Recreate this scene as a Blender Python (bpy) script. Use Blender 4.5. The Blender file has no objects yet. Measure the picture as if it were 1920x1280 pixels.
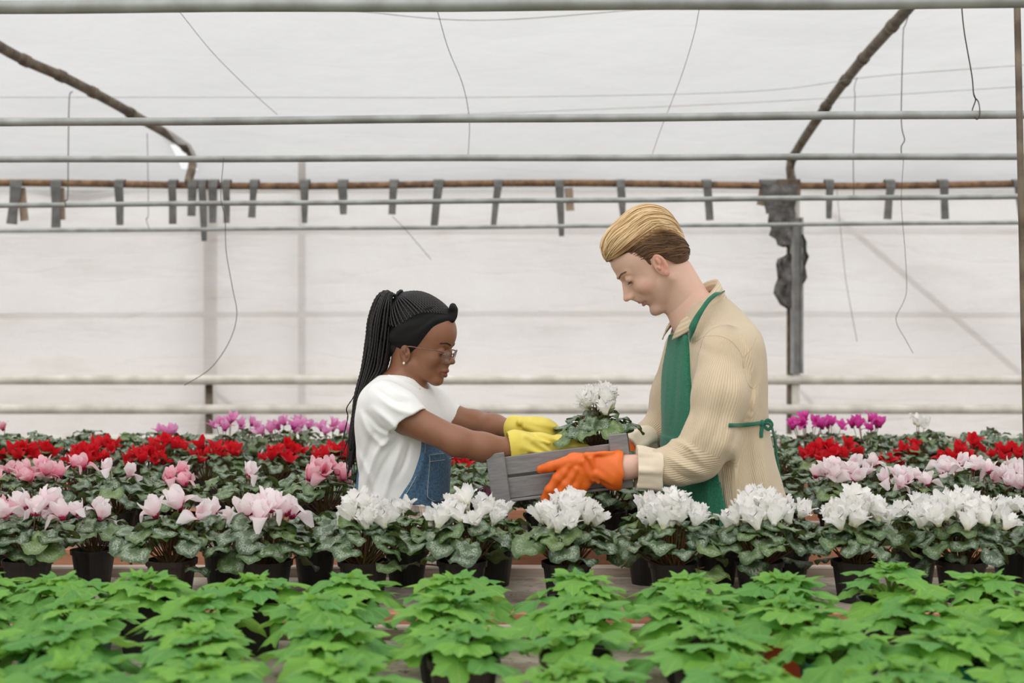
import bpy, math, random
import numpy as np
from mathutils import Vector, Matrix, Euler

# ------------------------------------------------------------------ camera, sky, exposure
FP = 50.0 / 36.0 * 1920.0          # focal length in pixels of a 1920 px frame
CH = 1.49                          # camera height
HY = 620.0                         # row of the horizon
scene = bpy.context.scene
cam_d = bpy.data.cameras.new('camera')
cam = bpy.data.objects.new('camera', cam_d)
scene.collection.objects.link(cam)
cam.location = (0, 0, CH)
cam.rotation_euler = (math.pi / 2, 0, 0)
cam_d.lens = 50
cam_d.sensor_width = 36
cam_d.shift_y = -20.0 / 1920.0
cam_d.clip_start = 0.05
cam_d.clip_end = 200
cam_d.dof.use_dof = True
cam_d.dof.focus_distance = 3.8
cam_d.dof.aperture_fstop = 4.0
scene.camera = cam

world = bpy.data.worlds.new('overcast_sky')
scene.world = world
world.use_nodes = True
wn = world.node_tree
wn.nodes.clear()
w_out = wn.nodes.new('ShaderNodeOutputWorld')
w_bg = wn.nodes.new('ShaderNodeBackground')
w_tc = wn.nodes.new('ShaderNodeTexCoord')
w_sx = wn.nodes.new('ShaderNodeSeparateXYZ')
w_rp = wn.nodes.new('ShaderNodeValToRGB')
wn.links.new(w_tc.outputs['Generated'], w_sx.inputs[0])
wn.links.new(w_sx.outputs['Z'], w_rp.inputs[0])
w_rp.color_ramp.elements[0].position = 0.0
w_rp.color_ramp.elements[0].color = (0.36, 0.36, 0.36, 1)
w_rp.color_ramp.elements[1].position = 1.0
w_rp.color_ramp.elements[1].color = (1.0, 1.0, 1.0, 1)
wn.links.new(w_rp.outputs[0], w_bg.inputs[0])
w_bg.inputs[1].default_value = 1.85
wn.links.new(w_bg.outputs[0], w_out.inputs[0])

# a broad soft bright patch of the overcast sky, high up behind the camera
sun_d = bpy.data.lights.new('veiled_sun', 'SUN')
sun_d.energy = 2.0
sun_d.angle = math.radians(70)
sun_d.color = (1.0, 0.985, 0.96)
sun = bpy.data.objects.new('veiled_sun', sun_d)
sun.rotation_euler = (math.radians(38), math.radians(-12), 0)
scene.collection.objects.link(sun)

vs = scene.view_settings
vs.view_transform = 'Standard'
vs.look = 'None'
vs.gamma = 1.0
vs.use_curve_mapping = False
vs.exposure = 0.27
try:
    scene.cycles.max_bounces = 12
    scene.cycles.transparent_max_bounces = 12
    scene.cycles.diffuse_bounces = 7
except Exception:
    pass

rnd = random.Random(7)
COL = scene.collection


def P(u, v, d):
    """point at depth d (metres) that the photograph shows at pixel (u, v)"""
    return Vector(((u - 960.0) * d / FP, d, CH - (v - HY) * d / FP))


# ------------------------------------------------------------------ materials
def lin(c):
    out = []
    for x in c[:3]:
        x = x / 255.0
        out.append(x / 12.92 if x <= 0.04045 else ((x + 0.055) / 1.055) ** 2.4)
    return tuple(out) + (1.0,)


class NT:
    def __init__(self, name):
        self.m = bpy.data.materials.new(name)
        self.m.use_nodes = True
        self.t = self.m.node_tree
        self.t.nodes.clear()
        self.out = self.n('ShaderNodeOutputMaterial')

    def n(self, kind, **kw):
        nd = self.t.nodes.new(kind)
        for k, v in kw.items():
            setattr(nd, k, v)
        return nd

    def l(self, a, b):
        self.t.links.new(a, b)

    def val(self, sock, v):
        if isinstance(v, bpy.types.NodeSocket):
            self.l(v, sock)
        else:
            sock.default_value = v

    def math(self, op, a, b=None, c=None, clamp=False):
        nd = self.n('ShaderNodeMath', operation=op, use_clamp=clamp)
        for i, v in enumerate((a, b, c)):
            if v is not None:
                self.val(nd.inputs[i], v)
        return nd.outputs[0]

    def mix(self, f, a, b):
        nd = self.n('ShaderNodeMix', data_type='RGBA')
        self.val(nd.inputs[0], f)
        self.val(nd.inputs[6], a)
        self.val(nd.inputs[7], b)
        return nd.outputs[2]

    def noise(self, scale, detail=3, vec=None, rough=0.5, out=0):
        nd = self.n('ShaderNodeTexNoise')
        nd.inputs['Scale'].default_value = scale
        nd.inputs['Detail'].default_value = detail
        nd.inputs['Roughness'].default_value = rough
        if vec is not None:
            self.l(vec, nd.inputs['Vector'])
        return nd.outputs[out]

    def ramp(self, f, stops):
        nd = self.n('ShaderNodeValToRGB')
        self.val(nd.inputs[0], f)
        cr = nd.color_ramp
        while len(cr.elements) < len(stops):
            cr.elements.new(0.5)
        for e, (p, c) in zip(cr.elements, stops):
            e.position = p
            e.color = c if len(c) == 4 else tuple(c) + (1,)
        return nd.outputs[0]

    def obj(self, scale=None):
        tc = self.n('ShaderNodeTexCoord')
        if scale is None:
            return tc.outputs['Object']
        mp = self.n('ShaderNodeMapping')
        mp.inputs['Scale'].default_value = scale
        self.l(tc.outputs['Object'], mp.inputs[0])
        return mp.outputs[0]

    def bump(self, h, strength=0.3, dist=0.002):
        nd = self.n('ShaderNodeBump')
        nd.inputs['Strength'].default_value = strength
        nd.inputs['Distance'].default_value = dist
        self.l(h, nd.inputs['Height'])
        return nd.outputs[0]

    def attr(self, name):
        nd = self.n('ShaderNodeAttribute', attribute_name=name)
        return nd.outputs['Fac']

    def bsdf(self, color, rough=0.6, metal=0.0, normal=None, sss=0.0, trans=0.0, spec=None, sheen=0.0):
        b = self.n('ShaderNodeBsdfPrincipled')
        self.val(b.inputs['Base Color'], color)
        self.val(b.inputs['Roughness'], rough)
        self.val(b.inputs['Metallic'], metal)
        if normal is not None:
            self.l(normal, b.inputs['Normal'])
        if sss:
            b.inputs['Subsurface Weight'].default_value = sss
            b.inputs['Subsurface Radius'].default_value = (0.01, 0.004, 0.002)
            b.inputs['Subsurface Scale'].default_value = 1.0
        if spec is not None:
            b.inputs['Specular IOR Level'].default_value = spec
        if sheen:
            b.inputs['Sheen Weight'].default_value = sheen
        res = b.outputs[0]
        if trans:
            t = self.n('ShaderNodeBsdfTranslucent')
            self.val(t.inputs[0], color)
            mx = self.n('ShaderNodeMixShader')
            mx.inputs[0].default_value = trans
            self.l(res, mx.inputs[1])
            self.l(t.outputs[0], mx.inputs[2])
            res = mx.outputs[0]
        self.l(res, self.out.inputs[0])
        return b


def simple(name, c1, c2=None, scale=20, rough=0.6, metal=0.0, bump=0.0, bscale=60, stretch=None, trans=0.0, spec=None,
           dist=0.002, sheen=0.0):
    k = NT(name)
    vec = k.obj(stretch)
    col = lin(c1)
    if c2 is not None:
        f = k.noise(scale, 4, vec)
        f = k.ramp(f, [(0.35, (0, 0, 0)), (0.65, (1, 1, 1))])
        col = k.mix(f, lin(c1), lin(c2))
    nr = None
    if bump:
        nr = k.bump(k.noise(bscale, 3, vec), bump, dist)
    k.bsdf(col, rough, metal, nr, trans=trans, spec=spec, sheen=sheen)
    return k.m


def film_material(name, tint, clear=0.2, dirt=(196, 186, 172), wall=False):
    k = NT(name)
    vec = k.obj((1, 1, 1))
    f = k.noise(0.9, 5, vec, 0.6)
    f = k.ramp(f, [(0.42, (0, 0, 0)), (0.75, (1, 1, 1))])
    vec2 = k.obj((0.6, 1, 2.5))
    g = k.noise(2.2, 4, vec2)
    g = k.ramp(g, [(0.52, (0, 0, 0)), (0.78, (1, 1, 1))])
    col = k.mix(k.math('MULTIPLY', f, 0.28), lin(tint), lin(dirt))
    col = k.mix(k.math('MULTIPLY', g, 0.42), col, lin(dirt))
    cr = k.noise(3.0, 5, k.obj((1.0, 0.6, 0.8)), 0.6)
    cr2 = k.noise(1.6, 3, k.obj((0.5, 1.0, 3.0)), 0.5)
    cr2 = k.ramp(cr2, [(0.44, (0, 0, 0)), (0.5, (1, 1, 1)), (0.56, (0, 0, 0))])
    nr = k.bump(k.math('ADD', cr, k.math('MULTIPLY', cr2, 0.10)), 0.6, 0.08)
    tl = k.n('ShaderNodeBsdfTranslucent')
    k.val(tl.inputs[0], col)
    k.l(nr, tl.inputs['Normal'])
    df = k.n('ShaderNodeBsdfPrincipled')
    k.val(df.inputs['Base Color'], col)
    df.inputs['Roughness'].default_value = 0.35
    k.l(nr, df.inputs['Normal'])
    m1 = k.n('ShaderNodeMixShader')
    m1.inputs[0].default_value = 0.32
    k.l(tl.outputs[0], m1.inputs[1])
    k.l(df.outputs[0], m1.inputs[2])
    tr = k.n('ShaderNodeBsdfTransparent')
    m2 = k.n('ShaderNodeMixShader')
    m2.inputs[0].default_value = clear
    k.l(m1.outputs[0], m2.inputs[1])
    k.l(tr.outputs[0], m2.inputs[2])
    k.l(m2.outputs[0], k.out.inputs[0])
    return k.m


MAT = {}
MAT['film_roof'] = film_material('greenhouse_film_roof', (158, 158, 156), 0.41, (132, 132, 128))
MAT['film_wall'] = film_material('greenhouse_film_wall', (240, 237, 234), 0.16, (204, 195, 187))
MAT['galv'] = simple('galvanised_pipe', (172, 176, 174), (142, 144, 140), 9, 0.5, 0.25, 0.15, 40)
MAT['galv_dark'] = simple('weathered_pipe', (128, 116, 100), (86, 72, 60), 14, 0.65, 0.2, 0.3, 30)
MAT['rail'] = simple('painted_rail', (226, 223, 214), (196, 190, 180), 6, 0.5, 0.0, 0.15, 30)
MAT['rust'] = simple('rusty_eave_pipe', (150, 118, 88), (96, 72, 54), 16, 0.75, 0.1, 0.4, 40)
MAT['channel'] = simple('grey_steel', (164, 164, 162), (138, 138, 136), 10, 0.55, 0.3)
MAT['strip'] = simple('black_rubber_strip', (122, 122, 120), (98, 97, 95), 14, 0.6, trans=0.1)
MAT['strip_brown'] = simple('brown_rubber_strip', (170, 150, 130), (140, 122, 104), 14, 0.6)
MAT['wire'] = simple('wire', (72, 68, 64), rough=0.5, metal=0.4)
MAT['torn'] = simple('torn_black_plastic', (112, 110, 107), (66, 63, 61), 22, 0.55, bump=0.6, bscale=25, dist=0.01)
MAT['ground'] = simple('ground_outside', (158, 153, 146), (140, 136, 130), 2, 0.9)
MAT['floor'] = simple('earth_floor', (118, 108, 98), (88, 80, 72), 5, 0.95, bump=0.4, bscale=30)
MAT['black_pot'] = simple('black_plastic', (30, 29, 29), (40, 38, 38), 8, 0.42)
MAT['brown_pot'] = simple('dark_brown_plastic', (58, 46, 42), (46, 37, 34), 8, 0.45)
MAT['green_pot'] = simple('green_plastic', (10, 104, 72), (8, 90, 62), 8, 0.4, trans=0.08)
MAT['orange_pot'] = simple('terracotta_plastic', (186, 78, 38), (170, 68, 32), 8, 0.45)
MAT['soil'] = simple('potting_soil', (58, 42, 32), (30, 22, 18), 60, 0.95, bump=1.0, bscale=160, dist=0.004)
MAT['petiole'] = simple('red_green_stalks', (112, 96, 52), (110, 66, 50), 18, 0.5, trans=0.1)
MAT['fstem'] = simple('flower_stem', (126, 108, 70), (120, 76, 62), 10, 0.5)
MAT['green_stem'] = simple('green_stem', (134, 164, 68), (112, 140, 56), 10, 0.5, trans=0.1)


def wood_mat(name, c1, c2, rough=0.75, stretch=(1.2, 18, 18), sc=4):
    k = NT(name)
    vec = k.obj(stretch)
    f = k.noise(sc, 6, vec, 0.65)
    f = k.ramp(f, [(0.3, (0, 0, 0)), (0.7, (1, 1, 1))])
    col = k.mix(f, lin(c1), lin(c2))
    g = k.noise(2.5, 3, k.obj())
    g = k.ramp(g, [(0.55, (0, 0, 0)), (0.75, (1, 1, 1))])
    col = k.mix(k.math('MULTIPLY', g, 0.4), col, lin(tuple(x * 0.75 for x in c2)))
    k.bsdf(col, rough, 0, k.bump(f, 0.35, 0.001))
    return k.m


MAT['board'] = wood_mat('reddish_bench_board', (198, 140, 108), (164, 108, 80))
MAT['ledge'] = wood_mat('pale_bench_ledge', (206, 188, 174), (168, 148, 134))
MAT['crate'] = wood_mat('grey_painted_crate_wood', (146, 144, 143), (120, 118, 118), 0.7, (4, 30, 30), 5)


def bench_top_mat():
    k = NT('dusty_bench_surface')
    v = k.obj()
    f = k.noise(6, 6, v, 0.7)
    f = k.ramp(f, [(0.4, (0, 0, 0)), (0.62, (1, 1, 1))])
    col = k.mix(f, lin((196, 184, 168)), lin((142, 126, 112)))
    g = k.noise(34, 4, v, 0.7)
    g = k.ramp(g, [(0.6, (0, 0, 0)), (0.68, (1, 1, 1))])
    col = k.mix(k.math('MULTIPLY', g, 0.8), col, lin((74, 60, 50)))
    k.bsdf(col, 0.9, 0, k.bump(g, 0.4, 0.003))
    return k.m


MAT['bench_top'] = bench_top_mat()


def cyclamen_leaf_mat(name, dark, silver, amount):
    k = NT(name)
    uv = k.n('ShaderNodeUVMap').outputs[0]
    oi = k.n('ShaderNodeObjectInfo').outputs['Random']
    sx = k.n('ShaderNodeSeparateXYZ')
    k.l(uv, sx.inputs[0])
    x = k.math('SUBTRACT', sx.outputs[0], 0.5)
    y = k.math('SUBTRACT', sx.outputs[1], 0.5)
    r = k.math('SQRT', k.math('ADD', k.math('MULTIPLY', x, x), k.math('MULTIPLY', y, y)))
    ad = k.n('ShaderNodeVectorMath', operation='ADD')
    cb = k.n('ShaderNodeCombineXYZ')
    k.l(k.math('MULTIPLY', oi, 40), cb.inputs[0])
    k.l(uv, ad.inputs[0])
    k.l(cb.outputs[0], ad.inputs[1])
    nz = k.noise(7, 4, ad.outputs[0], 0.7)
    ang = k.math('ARCTAN2', y, x)
    vein = k.math('ABSOLUTE', k.math('SINE', k.math('ADD', k.math('MULTIPLY', ang, 4.5), k.math('MULTIPLY', nz, 2.0))))
    rr = k.math('ADD', r, k.math('MULTIPLY', k.math('SUBTRACT', nz, 0.5), 0.30))
    ring = k.ramp(rr, [(0.15, (0.15, 0.15, 0.15)), (0.25, (1, 1, 1)), (0.36, (1, 1, 1)), (0.43, (0, 0, 0))])
    spk = k.ramp(k.noise(20, 3, ad.outputs[0], 0.7), [(0.40, (0, 0, 0)), (0.60, (1, 1, 1))])
    f = k.math('MULTIPLY', k.math('MULTIPLY', ring, spk), amount)
    vm = k.ramp(vein, [(0.0, (1, 1, 1)), (0.18, (0, 0, 0))])
    f = k.math('MAXIMUM', f, k.math('MULTIPLY', vm, k.math('MULTIPLY', amount, 0.35)))
    base = k.mix(oi, lin(dark), lin((dark[0] * 1.5 + 6, dark[1] * 1.3 + 4, dark[2] * 1.2)))
    col = k.mix(f, base, lin(silver))
    # undersides are paler and yellower
    geo = k.n('ShaderNodeNewGeometry')
    col = k.mix(k.math('MULTIPLY', geo.outputs['Backfacing'], 0.8), col, lin((104, 122, 58)))
    k.bsdf(col, 0.33, 0, k.bump(nz, 0.5, 0.005), trans=0.14, spec=0.6)
    return k.m


MAT['leaf_cyc'] = cyclamen_leaf_mat('marbled_cyclamen_leaf', (40, 68, 34), (180, 194, 174), 0.8)
MAT['leaf_cyc2'] = cyclamen_leaf_mat('green_cyclamen_leaf', (58, 88, 42), (160, 178, 146), 0.7)


def seedling_leaf_mat():
    k = NT('soft_seedling_leaf')
    uv = k.n('ShaderNodeUVMap').outputs[0]
    oi = k.n('ShaderNodeObjectInfo').outputs['Random']
    nz = k.noise(5, 3, uv)
    base = k.mix(oi, lin((108, 164, 80)), lin((148, 198, 72)))
    base = k.mix(k.math('MULTIPLY', nz, 0.7), base, lin((84, 148, 84)))
    sx = k.n('ShaderNodeSeparateXYZ')
    k.l(uv, sx.inputs[0])
    x = k.math('SUBTRACT', sx.outputs[0], 0.1)
    y = k.math('SUBTRACT', sx.outputs[1], 0.5)
    ang = k.math('ARCTAN2', y, x)
    vein = k.math('ABSOLUTE', k.math('SINE', k.math('MULTIPLY', ang, 4.0)))
    vm = k.ramp(vein, [(0.0, (1, 1, 1)), (0.2, (0, 0, 0))])
    col = k.mix(k.math('MULTIPLY', vm, 0.3), base, lin((196, 232, 130)))
    geo = k.n('ShaderNodeNewGeometry')
    col = k.mix(k.math('MULTIPLY', geo.outputs['Backfacing'], 0.6), col, lin((176, 220, 100)))
    k.bsdf(col, 0.6, 0, k.bump(k.math('ADD', vm, nz), 0.4, 0.003), trans=0.34, spec=0.3)
    return k.m


MAT['leaf_seed'] = seedling_leaf_mat()


def petal_mat(name, tip, base, throat, spread=0.2):
    k = NT(name)
    uv = k.n('ShaderNodeUVMap').outputs[0]
    sx = k.n('ShaderNodeSeparateXYZ')
    k.l(uv, sx.inputs[0])
    oi = k.n('ShaderNodeObjectInfo').outputs['Random']
    t = sx.outputs[1]
    nz = k.noise(12, 2, k.n('ShaderNodeUVMap').outputs[0])
    t2 = k.math('ADD', t, k.math('MULTIPLY', k.math('SUBTRACT', nz, 0.5), 0.2))
    t2 = k.math('ADD', t2, k.math('MULTIPLY', k.math('SUBTRACT', oi, 0.5), 0.25))
    col = k.ramp(t2, [(0.04, lin(throat)), (0.04 + spread * 0.5, lin(base)), (0.75, lin(tip))])
    k.bsdf(col, 0.5, 0, k.bump(k.noise(6, 2, uv), 0.3, 0.003), trans=0.48, spec=0.3, sheen=0.1)
    return k.m


PETAL = {
    'white': petal_mat('white_petal', (255, 254, 252), (254, 253, 249), (226, 226, 196)),
    'pale': petal_mat('pale_pink_petal', (253, 245, 246), (250, 222, 229), (176, 18, 78)),
    'pink': petal_mat('pink_petal', (252, 212, 220), (243, 156, 178), (180, 28, 88), 0.45),
    'red': petal_mat('red_petal', (226, 32, 46), (212, 16, 32), (150, 8, 30)),
    'magenta': petal_mat('magenta_petal', (234, 96, 190), (206, 30, 140), (150, 10, 100)),
    'lilac': petal_mat('lilac_pink_petal', (244, 178, 220), (232, 120, 190), (170, 40, 130)),
}


# ------------------------------------------------------------------ mesh helpers
def new_mesh(name, verts, faces, mat=None, smooth=True, uvs=None):
    me = bpy.data.meshes.new(name)
    me.from_pydata([tuple(v) for v in verts], [], [tuple(f) for f in faces])
    if mat is not None:
        for m in (mat if isinstance(mat, (list, tuple)) else [mat]):
            me.materials.append(m)
    if uvs is not None:
        ul = me.uv_layers.new(name='UVMap')
        vi = np.empty(len(me.loops), dtype=np.int32)
        me.loops.foreach_get('vertex_index', vi)
        ul.data.foreach_set('uv', np.asarray(uvs, dtype=np.float32)[vi].ravel())
    if smooth:
        me.polygons.foreach_set('use_smooth', [True] * len(me.polygons))
    me.update()
    return me


def link(name, me, parent=None, mw=None):
    o = bpy.data.objects.new(name, me)
    COL.objects.link(o)
    if parent is not None:
        o.parent = parent
    if mw is not None:
        o.matrix_local = mw
    return o


def tag(o, label=None, cat=None, group=None, kind=None):
    if label:
        o['label'] = label
    if cat:
        o['category'] = cat
    if group:
        o['group'] = group
    if kind:
        o['kind'] = kind
    return o


def empty(name, loc=(0, 0, 0), rot=(0, 0, 0)):
    o = bpy.data.objects.new(name, None)
    COL.objects.link(o)
    o.location = loc
    o.rotation_euler = rot
    o.empty_display_size = 0.05
    return o


class MB:
    """collects shapes for one mesh"""

    def __init__(self):
        self.v, self.f = [], []

    def add(self, v, f):
        n = len(self.v)
        self.v += [tuple(p) for p in v]
        self.f += [tuple(i + n for i in q) for q in f]
        return self

    def box(self, lo, hi, mw=None, bev=0.0):
        x0, y0, z0 = lo
        x1, y1, z1 = hi
        if bev > 0:
            vs_, fs = bevbox(lo, hi, bev)
        else:
            vs_ = [(x0, y0, z0), (x1, y0, z0), (x1, y1, z0), (x0, y1, z0), (x0, y0, z1), (x1, y0, z1), (x1, y1, z1), (x0, y1, z1)]
            fs = [(0, 3, 2, 1), (4, 5, 6, 7), (0, 1, 5, 4), (1, 2, 6, 5), (2, 3, 7, 6), (3, 0, 4, 7)]
        if mw is not None:
            vs_ = [mw @ Vector(p) for p in vs_]
        return self.add(vs_, fs)

    def tube(self, pts, r, seg=10, cap=True, lobes=0, twist=0.0, lob=0.25):
        pts = [Vector(p) for p in pts]
        n = len(pts)
        rs = r if isinstance(r, (list, tuple)) else [r] * n
        vs_, fs = [], []
        t0 = (pts[1] - pts[0]).normalized()
        up = Vector((0, 0, 1)) if abs(t0.z) < 0.9 else Vector((1, 0, 0))
        nrm = t0.cross(up).normalized()
        ln = 0.0
        for i, p in enumerate(pts):
            if i == 0:
                t = t0
            elif i == n - 1:
                t = (pts[i] - pts[i - 1]).normalized()
            else:
                t = (pts[i + 1] - pts[i - 1]).normalized()
            if i:
                ln += (pts[i] - pts[i - 1]).length
            nrm = (nrm - t * nrm.dot(t))
            if nrm.length < 1e-6:
                nrm = t.orthogonal()
            nrm.normalize()
            b = t.cross(nrm)
            for k in range(seg):
                a = 2 * math.pi * k / seg
                rr = rs[i]
                if lobes:
                    rr = rr * (1 + lob * math.cos(lobes * a + twist * ln))
                vs_.append(p + nrm * (math.cos(a) * rr) + b * (math.sin(a) * rr))
        for i in range(n - 1):
            for k in range(seg):
                k2 = (k + 1) % seg
                fs.append((i * seg + k, i * seg + k2, (i + 1) * seg + k2, (i + 1) * seg + k))
        if cap:
            fs.append(tuple(reversed(range(seg))))
            fs.append(tuple((n - 1) * seg + k for k in range(seg)))
        return self.add(vs_, fs)

    def ribbon(self, pts, wid, thick, nrm):
        """flat band along pts; nrm = list of outward normals (or one)"""
        pts = [Vector(p) for p in pts]
        n = len(pts)
        vs_, fs = [], []
        for i, p in enumerate(pts):
            t = (pts[min(i + 1, n - 1)] - pts[max(i - 1, 0)]).normalized()
            nn = Vector(nrm[i] if isinstance(nrm, list) else nrm).normalized()
            s = t.cross(nn).normalized()
            w_ = (wid[i] if isinstance(wid, list) else wid) / 2
            for a, b in ((-1, 0), (1, 0), (1, 1), (-1, 1)):
                vs_.append(p + s * (a * w_) + nn * (b * thick))
        for i in range(n - 1):
            for k in range(4):
                k2 = (k + 1) % 4
                fs.append((i * 4 + k, i * 4 + k2, (i + 1) * 4 + k2, (i + 1) * 4 + k))
        fs.append((3, 2, 1, 0))
        fs.append(tuple((n - 1) * 4 + k for k in range(4)))
        return self.add(vs_, fs)

    def lathe(self, prof, seg=24, c=(0, 0, 0), square=0.0):
        vs_, fs = [], []
        for r, z in prof:
            for k in range(seg):
                a = 2 * math.pi * k / seg
                rr = r
                if square:
                    q = (abs(math.cos(a)) ** 6 + abs(math.sin(a)) ** 6) ** (-1 / 6.0)
                    rr = r * (1 - square + square * q)
                vs_.append((c[0] + rr * math.cos(a), c[1] + rr * math.sin(a), c[2] + z))
        for i in range(len(prof) - 1):
            for k in range(seg):
                k2 = (k + 1) % seg
                fs.append((i * seg + k, i * seg + k2, (i + 1) * seg + k2, (i + 1) * seg + k))
        fs.append(tuple(reversed(range(seg))))
        fs.append(tuple((len(prof) - 1) * seg + k for k in range(seg)))
        return self.add(vs_, fs)

    def sphere(self, c, r, seg=14, ring=8):
        r = r if isinstance(r, (tuple, list)) else (r, r, r)
        vs_, fs = [], []
        for i in range(1, ring):
            th = math.pi * i / ring
            for k in range(seg):
                a = 2 * math.pi * k / seg
                vs_.append((c[0] + r[0] * math.sin(th) * math.cos(a), c[1] + r[1] * math.sin(th) * math.sin(a), c[2] + r[2] * math.cos(th)))
        top = len(vs_)
        vs_.append((c[0], c[1], c[2] + r[2]))
        vs_.append((c[0], c[1], c[2] - r[2]))
        for i in range(ring - 2):
            for k in range(seg):
                k2 = (k + 1) % seg
                fs.append((i * seg + k, (i + 1) * seg + k, (i + 1) * seg + k2, i * seg + k2))
        for k in range(seg):
            k2 = (k + 1) % seg
            fs.append((top, k, k2))
            fs.append((top + 1, (ring - 2) * seg + k2, (ring - 2) * seg + k))
        return self.add(vs_, fs)

    def build(self, name, mat, parent=None, smooth=True, mw=None):
        me = new_mesh(name, self.v, self.f, mat, smooth)
        return link(name, me, parent, mw)


def bevbox(lo, hi, b):
    import itertools
    x0, y0, z0 = lo
    x1, y1, z1 = hi
    vs_, idx = [], {}
    for sx in (0, 1):
        for sy in (0, 1):
            for sz in (0, 1):
                cx, cy, cz = (x1 if sx else x0), (y1 if sy else y0), (z1 if sz else z0)
                dx, dy, dz = (-b if sx else b), (-b if sy else b), (-b if sz else b)
                for ax in range(3):
                    p = [cx + dx, cy + dy, cz + dz]
                    p[ax] = (cx, cy, cz)[ax]
                    idx[(sx, sy, sz, ax)] = len(vs_)
                    vs_.append(tuple(p))
    fs = []
    for ax in range(3):
        o = [a for a in range(3) if a != ax]
        for s in (0, 1):
            q = []
            for a, c in ((0, 0), (1, 0), (1, 1), (0, 1)):
                k = [0, 0, 0]
                k[ax] = s
                k[o[0]] = a
                k[o[1]] = c
                q.append(idx[(k[0], k[1], k[2], ax)])
            flip = (s == 0) ^ (ax == 1)
            fs.append(tuple(reversed(q)) if flip else tuple(q))
    for ax in range(3):
        o = [a for a in range(3) if a != ax]
        for a, c in itertools.product((0, 1), (0, 1)):
            k0, k1 = [0, 0, 0], [0, 0, 0]
            k1[ax] = 1
            k0[o[0]] = k1[o[0]] = a
            k0[o[1]] = k1[o[1]] = c
            fs.append((idx[tuple(k0) + (o[0],)], idx[tuple(k1) + (o[0],)], idx[tuple(k1) + (o[1],)], idx[tuple(k0) + (o[1],)]))
    for s in itertools.product((0, 1), (0, 1), (0, 1)):
        fs.append(tuple(idx[s + (a,)] for a in range(3)))
    return vs_, fs


def spline(pts, n):
    """Catmull-Rom through pts, n samples"""
    pts = [Vector(p) for p in pts]
    if len(pts) < 3:
        return [pts[0].lerp(pts[-1], i / (n - 1)) for i in range(n)]
    ext = [pts[0] * 2 - pts[1]] + pts + [pts[-1] * 2 - pts[-2]]
    out = []
    m = len(pts) - 1
    for i in range(n):
        t = i / (n - 1) * m
        k = min(int(t), m - 1)
        f = t - k
        a, b, c, d = ext[k], ext[k + 1], ext[k + 2], ext[k + 3]
        out.append(0.5 * ((2 * b) + (c - a) * f + (2 * a - 5 * b + 4 * c - d) * f * f + (3 * b - a - 3 * c + d) * f ** 3))
    return out

# ------------------------------------------------------------------ the greenhouse
WALL_Y = 10.42
ZB = 0.86                                   # height of the bench tops


def sheet(name, fn, nu, nv, mat, hole=None):
    vs_, fs = [], []
    for j in range(nv + 1):
        for i in range(nu + 1):
            vs_.append(fn(i / nu, j / nv))
    for j in range(nv):
        for i in range(nu):
            q = (j * (nu + 1) + i, j * (nu + 1) + i + 1, (j + 1) * (nu + 1) + i + 1, (j + 1) * (nu + 1) + i)
            if hole and hole(*[sum(vs_[k][a] for k in q) / 4 for a in range(3)]):
                continue
            fs.append(q)
    return link(name, new_mesh(name, vs_, fs, mat))


fl = MB().box((-9, -4, -0.06), (9, WALL_Y, 0)).build('floor', MAT['floor'], smooth=False)
tag(fl, kind='structure')
gr = MB().box((-60, -60, -0.16), (60, 90, -0.07)).build('ground', MAT['ground'], smooth=False)
tag(gr, kind='structure')


def w_noise(a, b, s=0.0):
    return (math.sin(a * 1.7 + b * 0.9 + s) + math.sin(a * 3.1 - b * 2.3 + 1.3 + s) * 0.6 + math.sin(a * 5.3 + b * 4.1 + 2.1 + s) * 0.3) / 1.9


ROOF = [(10.45, 2.50), (10.36, 2.66), (9.9, 2.82), (9.25, 3.0), (8.46, 3.13), (7.2, 3.28), (5.6, 3.46), (3.6, 3.62), (1.6, 3.60), (-0.6, 3.35), (-2.6, 2.9), (-4.0, 2.3)]
roof_c = spline([(0, y, z) for y, z in ROOF], 90)


def roof_fn(u, v):
    x = -9 + 18 * u
    p = roof_c[min(89, int(round(v * 89)))]
    d = w_noise(x * 1.3, p.y * 1.6) * 0.035 * min(1, v * 12)
    # the film hangs slack over the eave pipe on the left
    sag = 0.0
    if v < 0.12:
        sag = -0.16 * math.exp(-((x + 3.15) / 0.45) ** 2) - 0.05 * math.exp(-((x + 1.2) / 0.5) ** 2) * 0
        sag *= math.sin(min(1, v / 0.06) * math.pi / 2) if v < 0.06 else (0.12 - v) / 0.06
    rib = 0.03 * (math.exp(-((x - 2.03) / 0.12) ** 2))
    return (x, p.y, p.z + d + sag + rib)


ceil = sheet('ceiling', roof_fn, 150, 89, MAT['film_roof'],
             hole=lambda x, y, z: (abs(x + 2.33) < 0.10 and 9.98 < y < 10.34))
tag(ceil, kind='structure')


def wall_fn(u, v):
    x = -9 + 18 * u
    z = 2.52 * v
    return (x, WALL_Y + 0.03 * w_noise(x * 1.1, z * 1.4, 2), z)


tag(sheet('wall_back', wall_fn, 140, 24, MAT['film_wall']), kind='structure')
tag(sheet('wall_front', lambda u, v: (-9 + 18 * u, -4.0 + 0.03 * w_noise(u * 15, v * 3), 2.32 * v), 60, 12, MAT['film_wall']), kind='structure')
for nm, xx in (('wall_left', -9.0), ('wall_right', 9.0)):
    def end_fn(u, v, xx=xx):
        p = roof_c[int(round(u * 89))]
        return (xx + 0.03 * w_noise(p.y, v * 3), p.y, (p.z + 0.02) * v)
    tag(sheet(nm, end_fn, 89, 14, MAT['film_wall']), kind='structure')


def pipe(name, pts, r, mat, label, cat='pipe', group=None, seg=14, n=None):
    pp = spline(pts, n) if n else [Vector(p) for p in pts]
    o = MB().tube(pp, r, seg).build(name, mat)
    return tag(o, label, cat, group)


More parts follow.
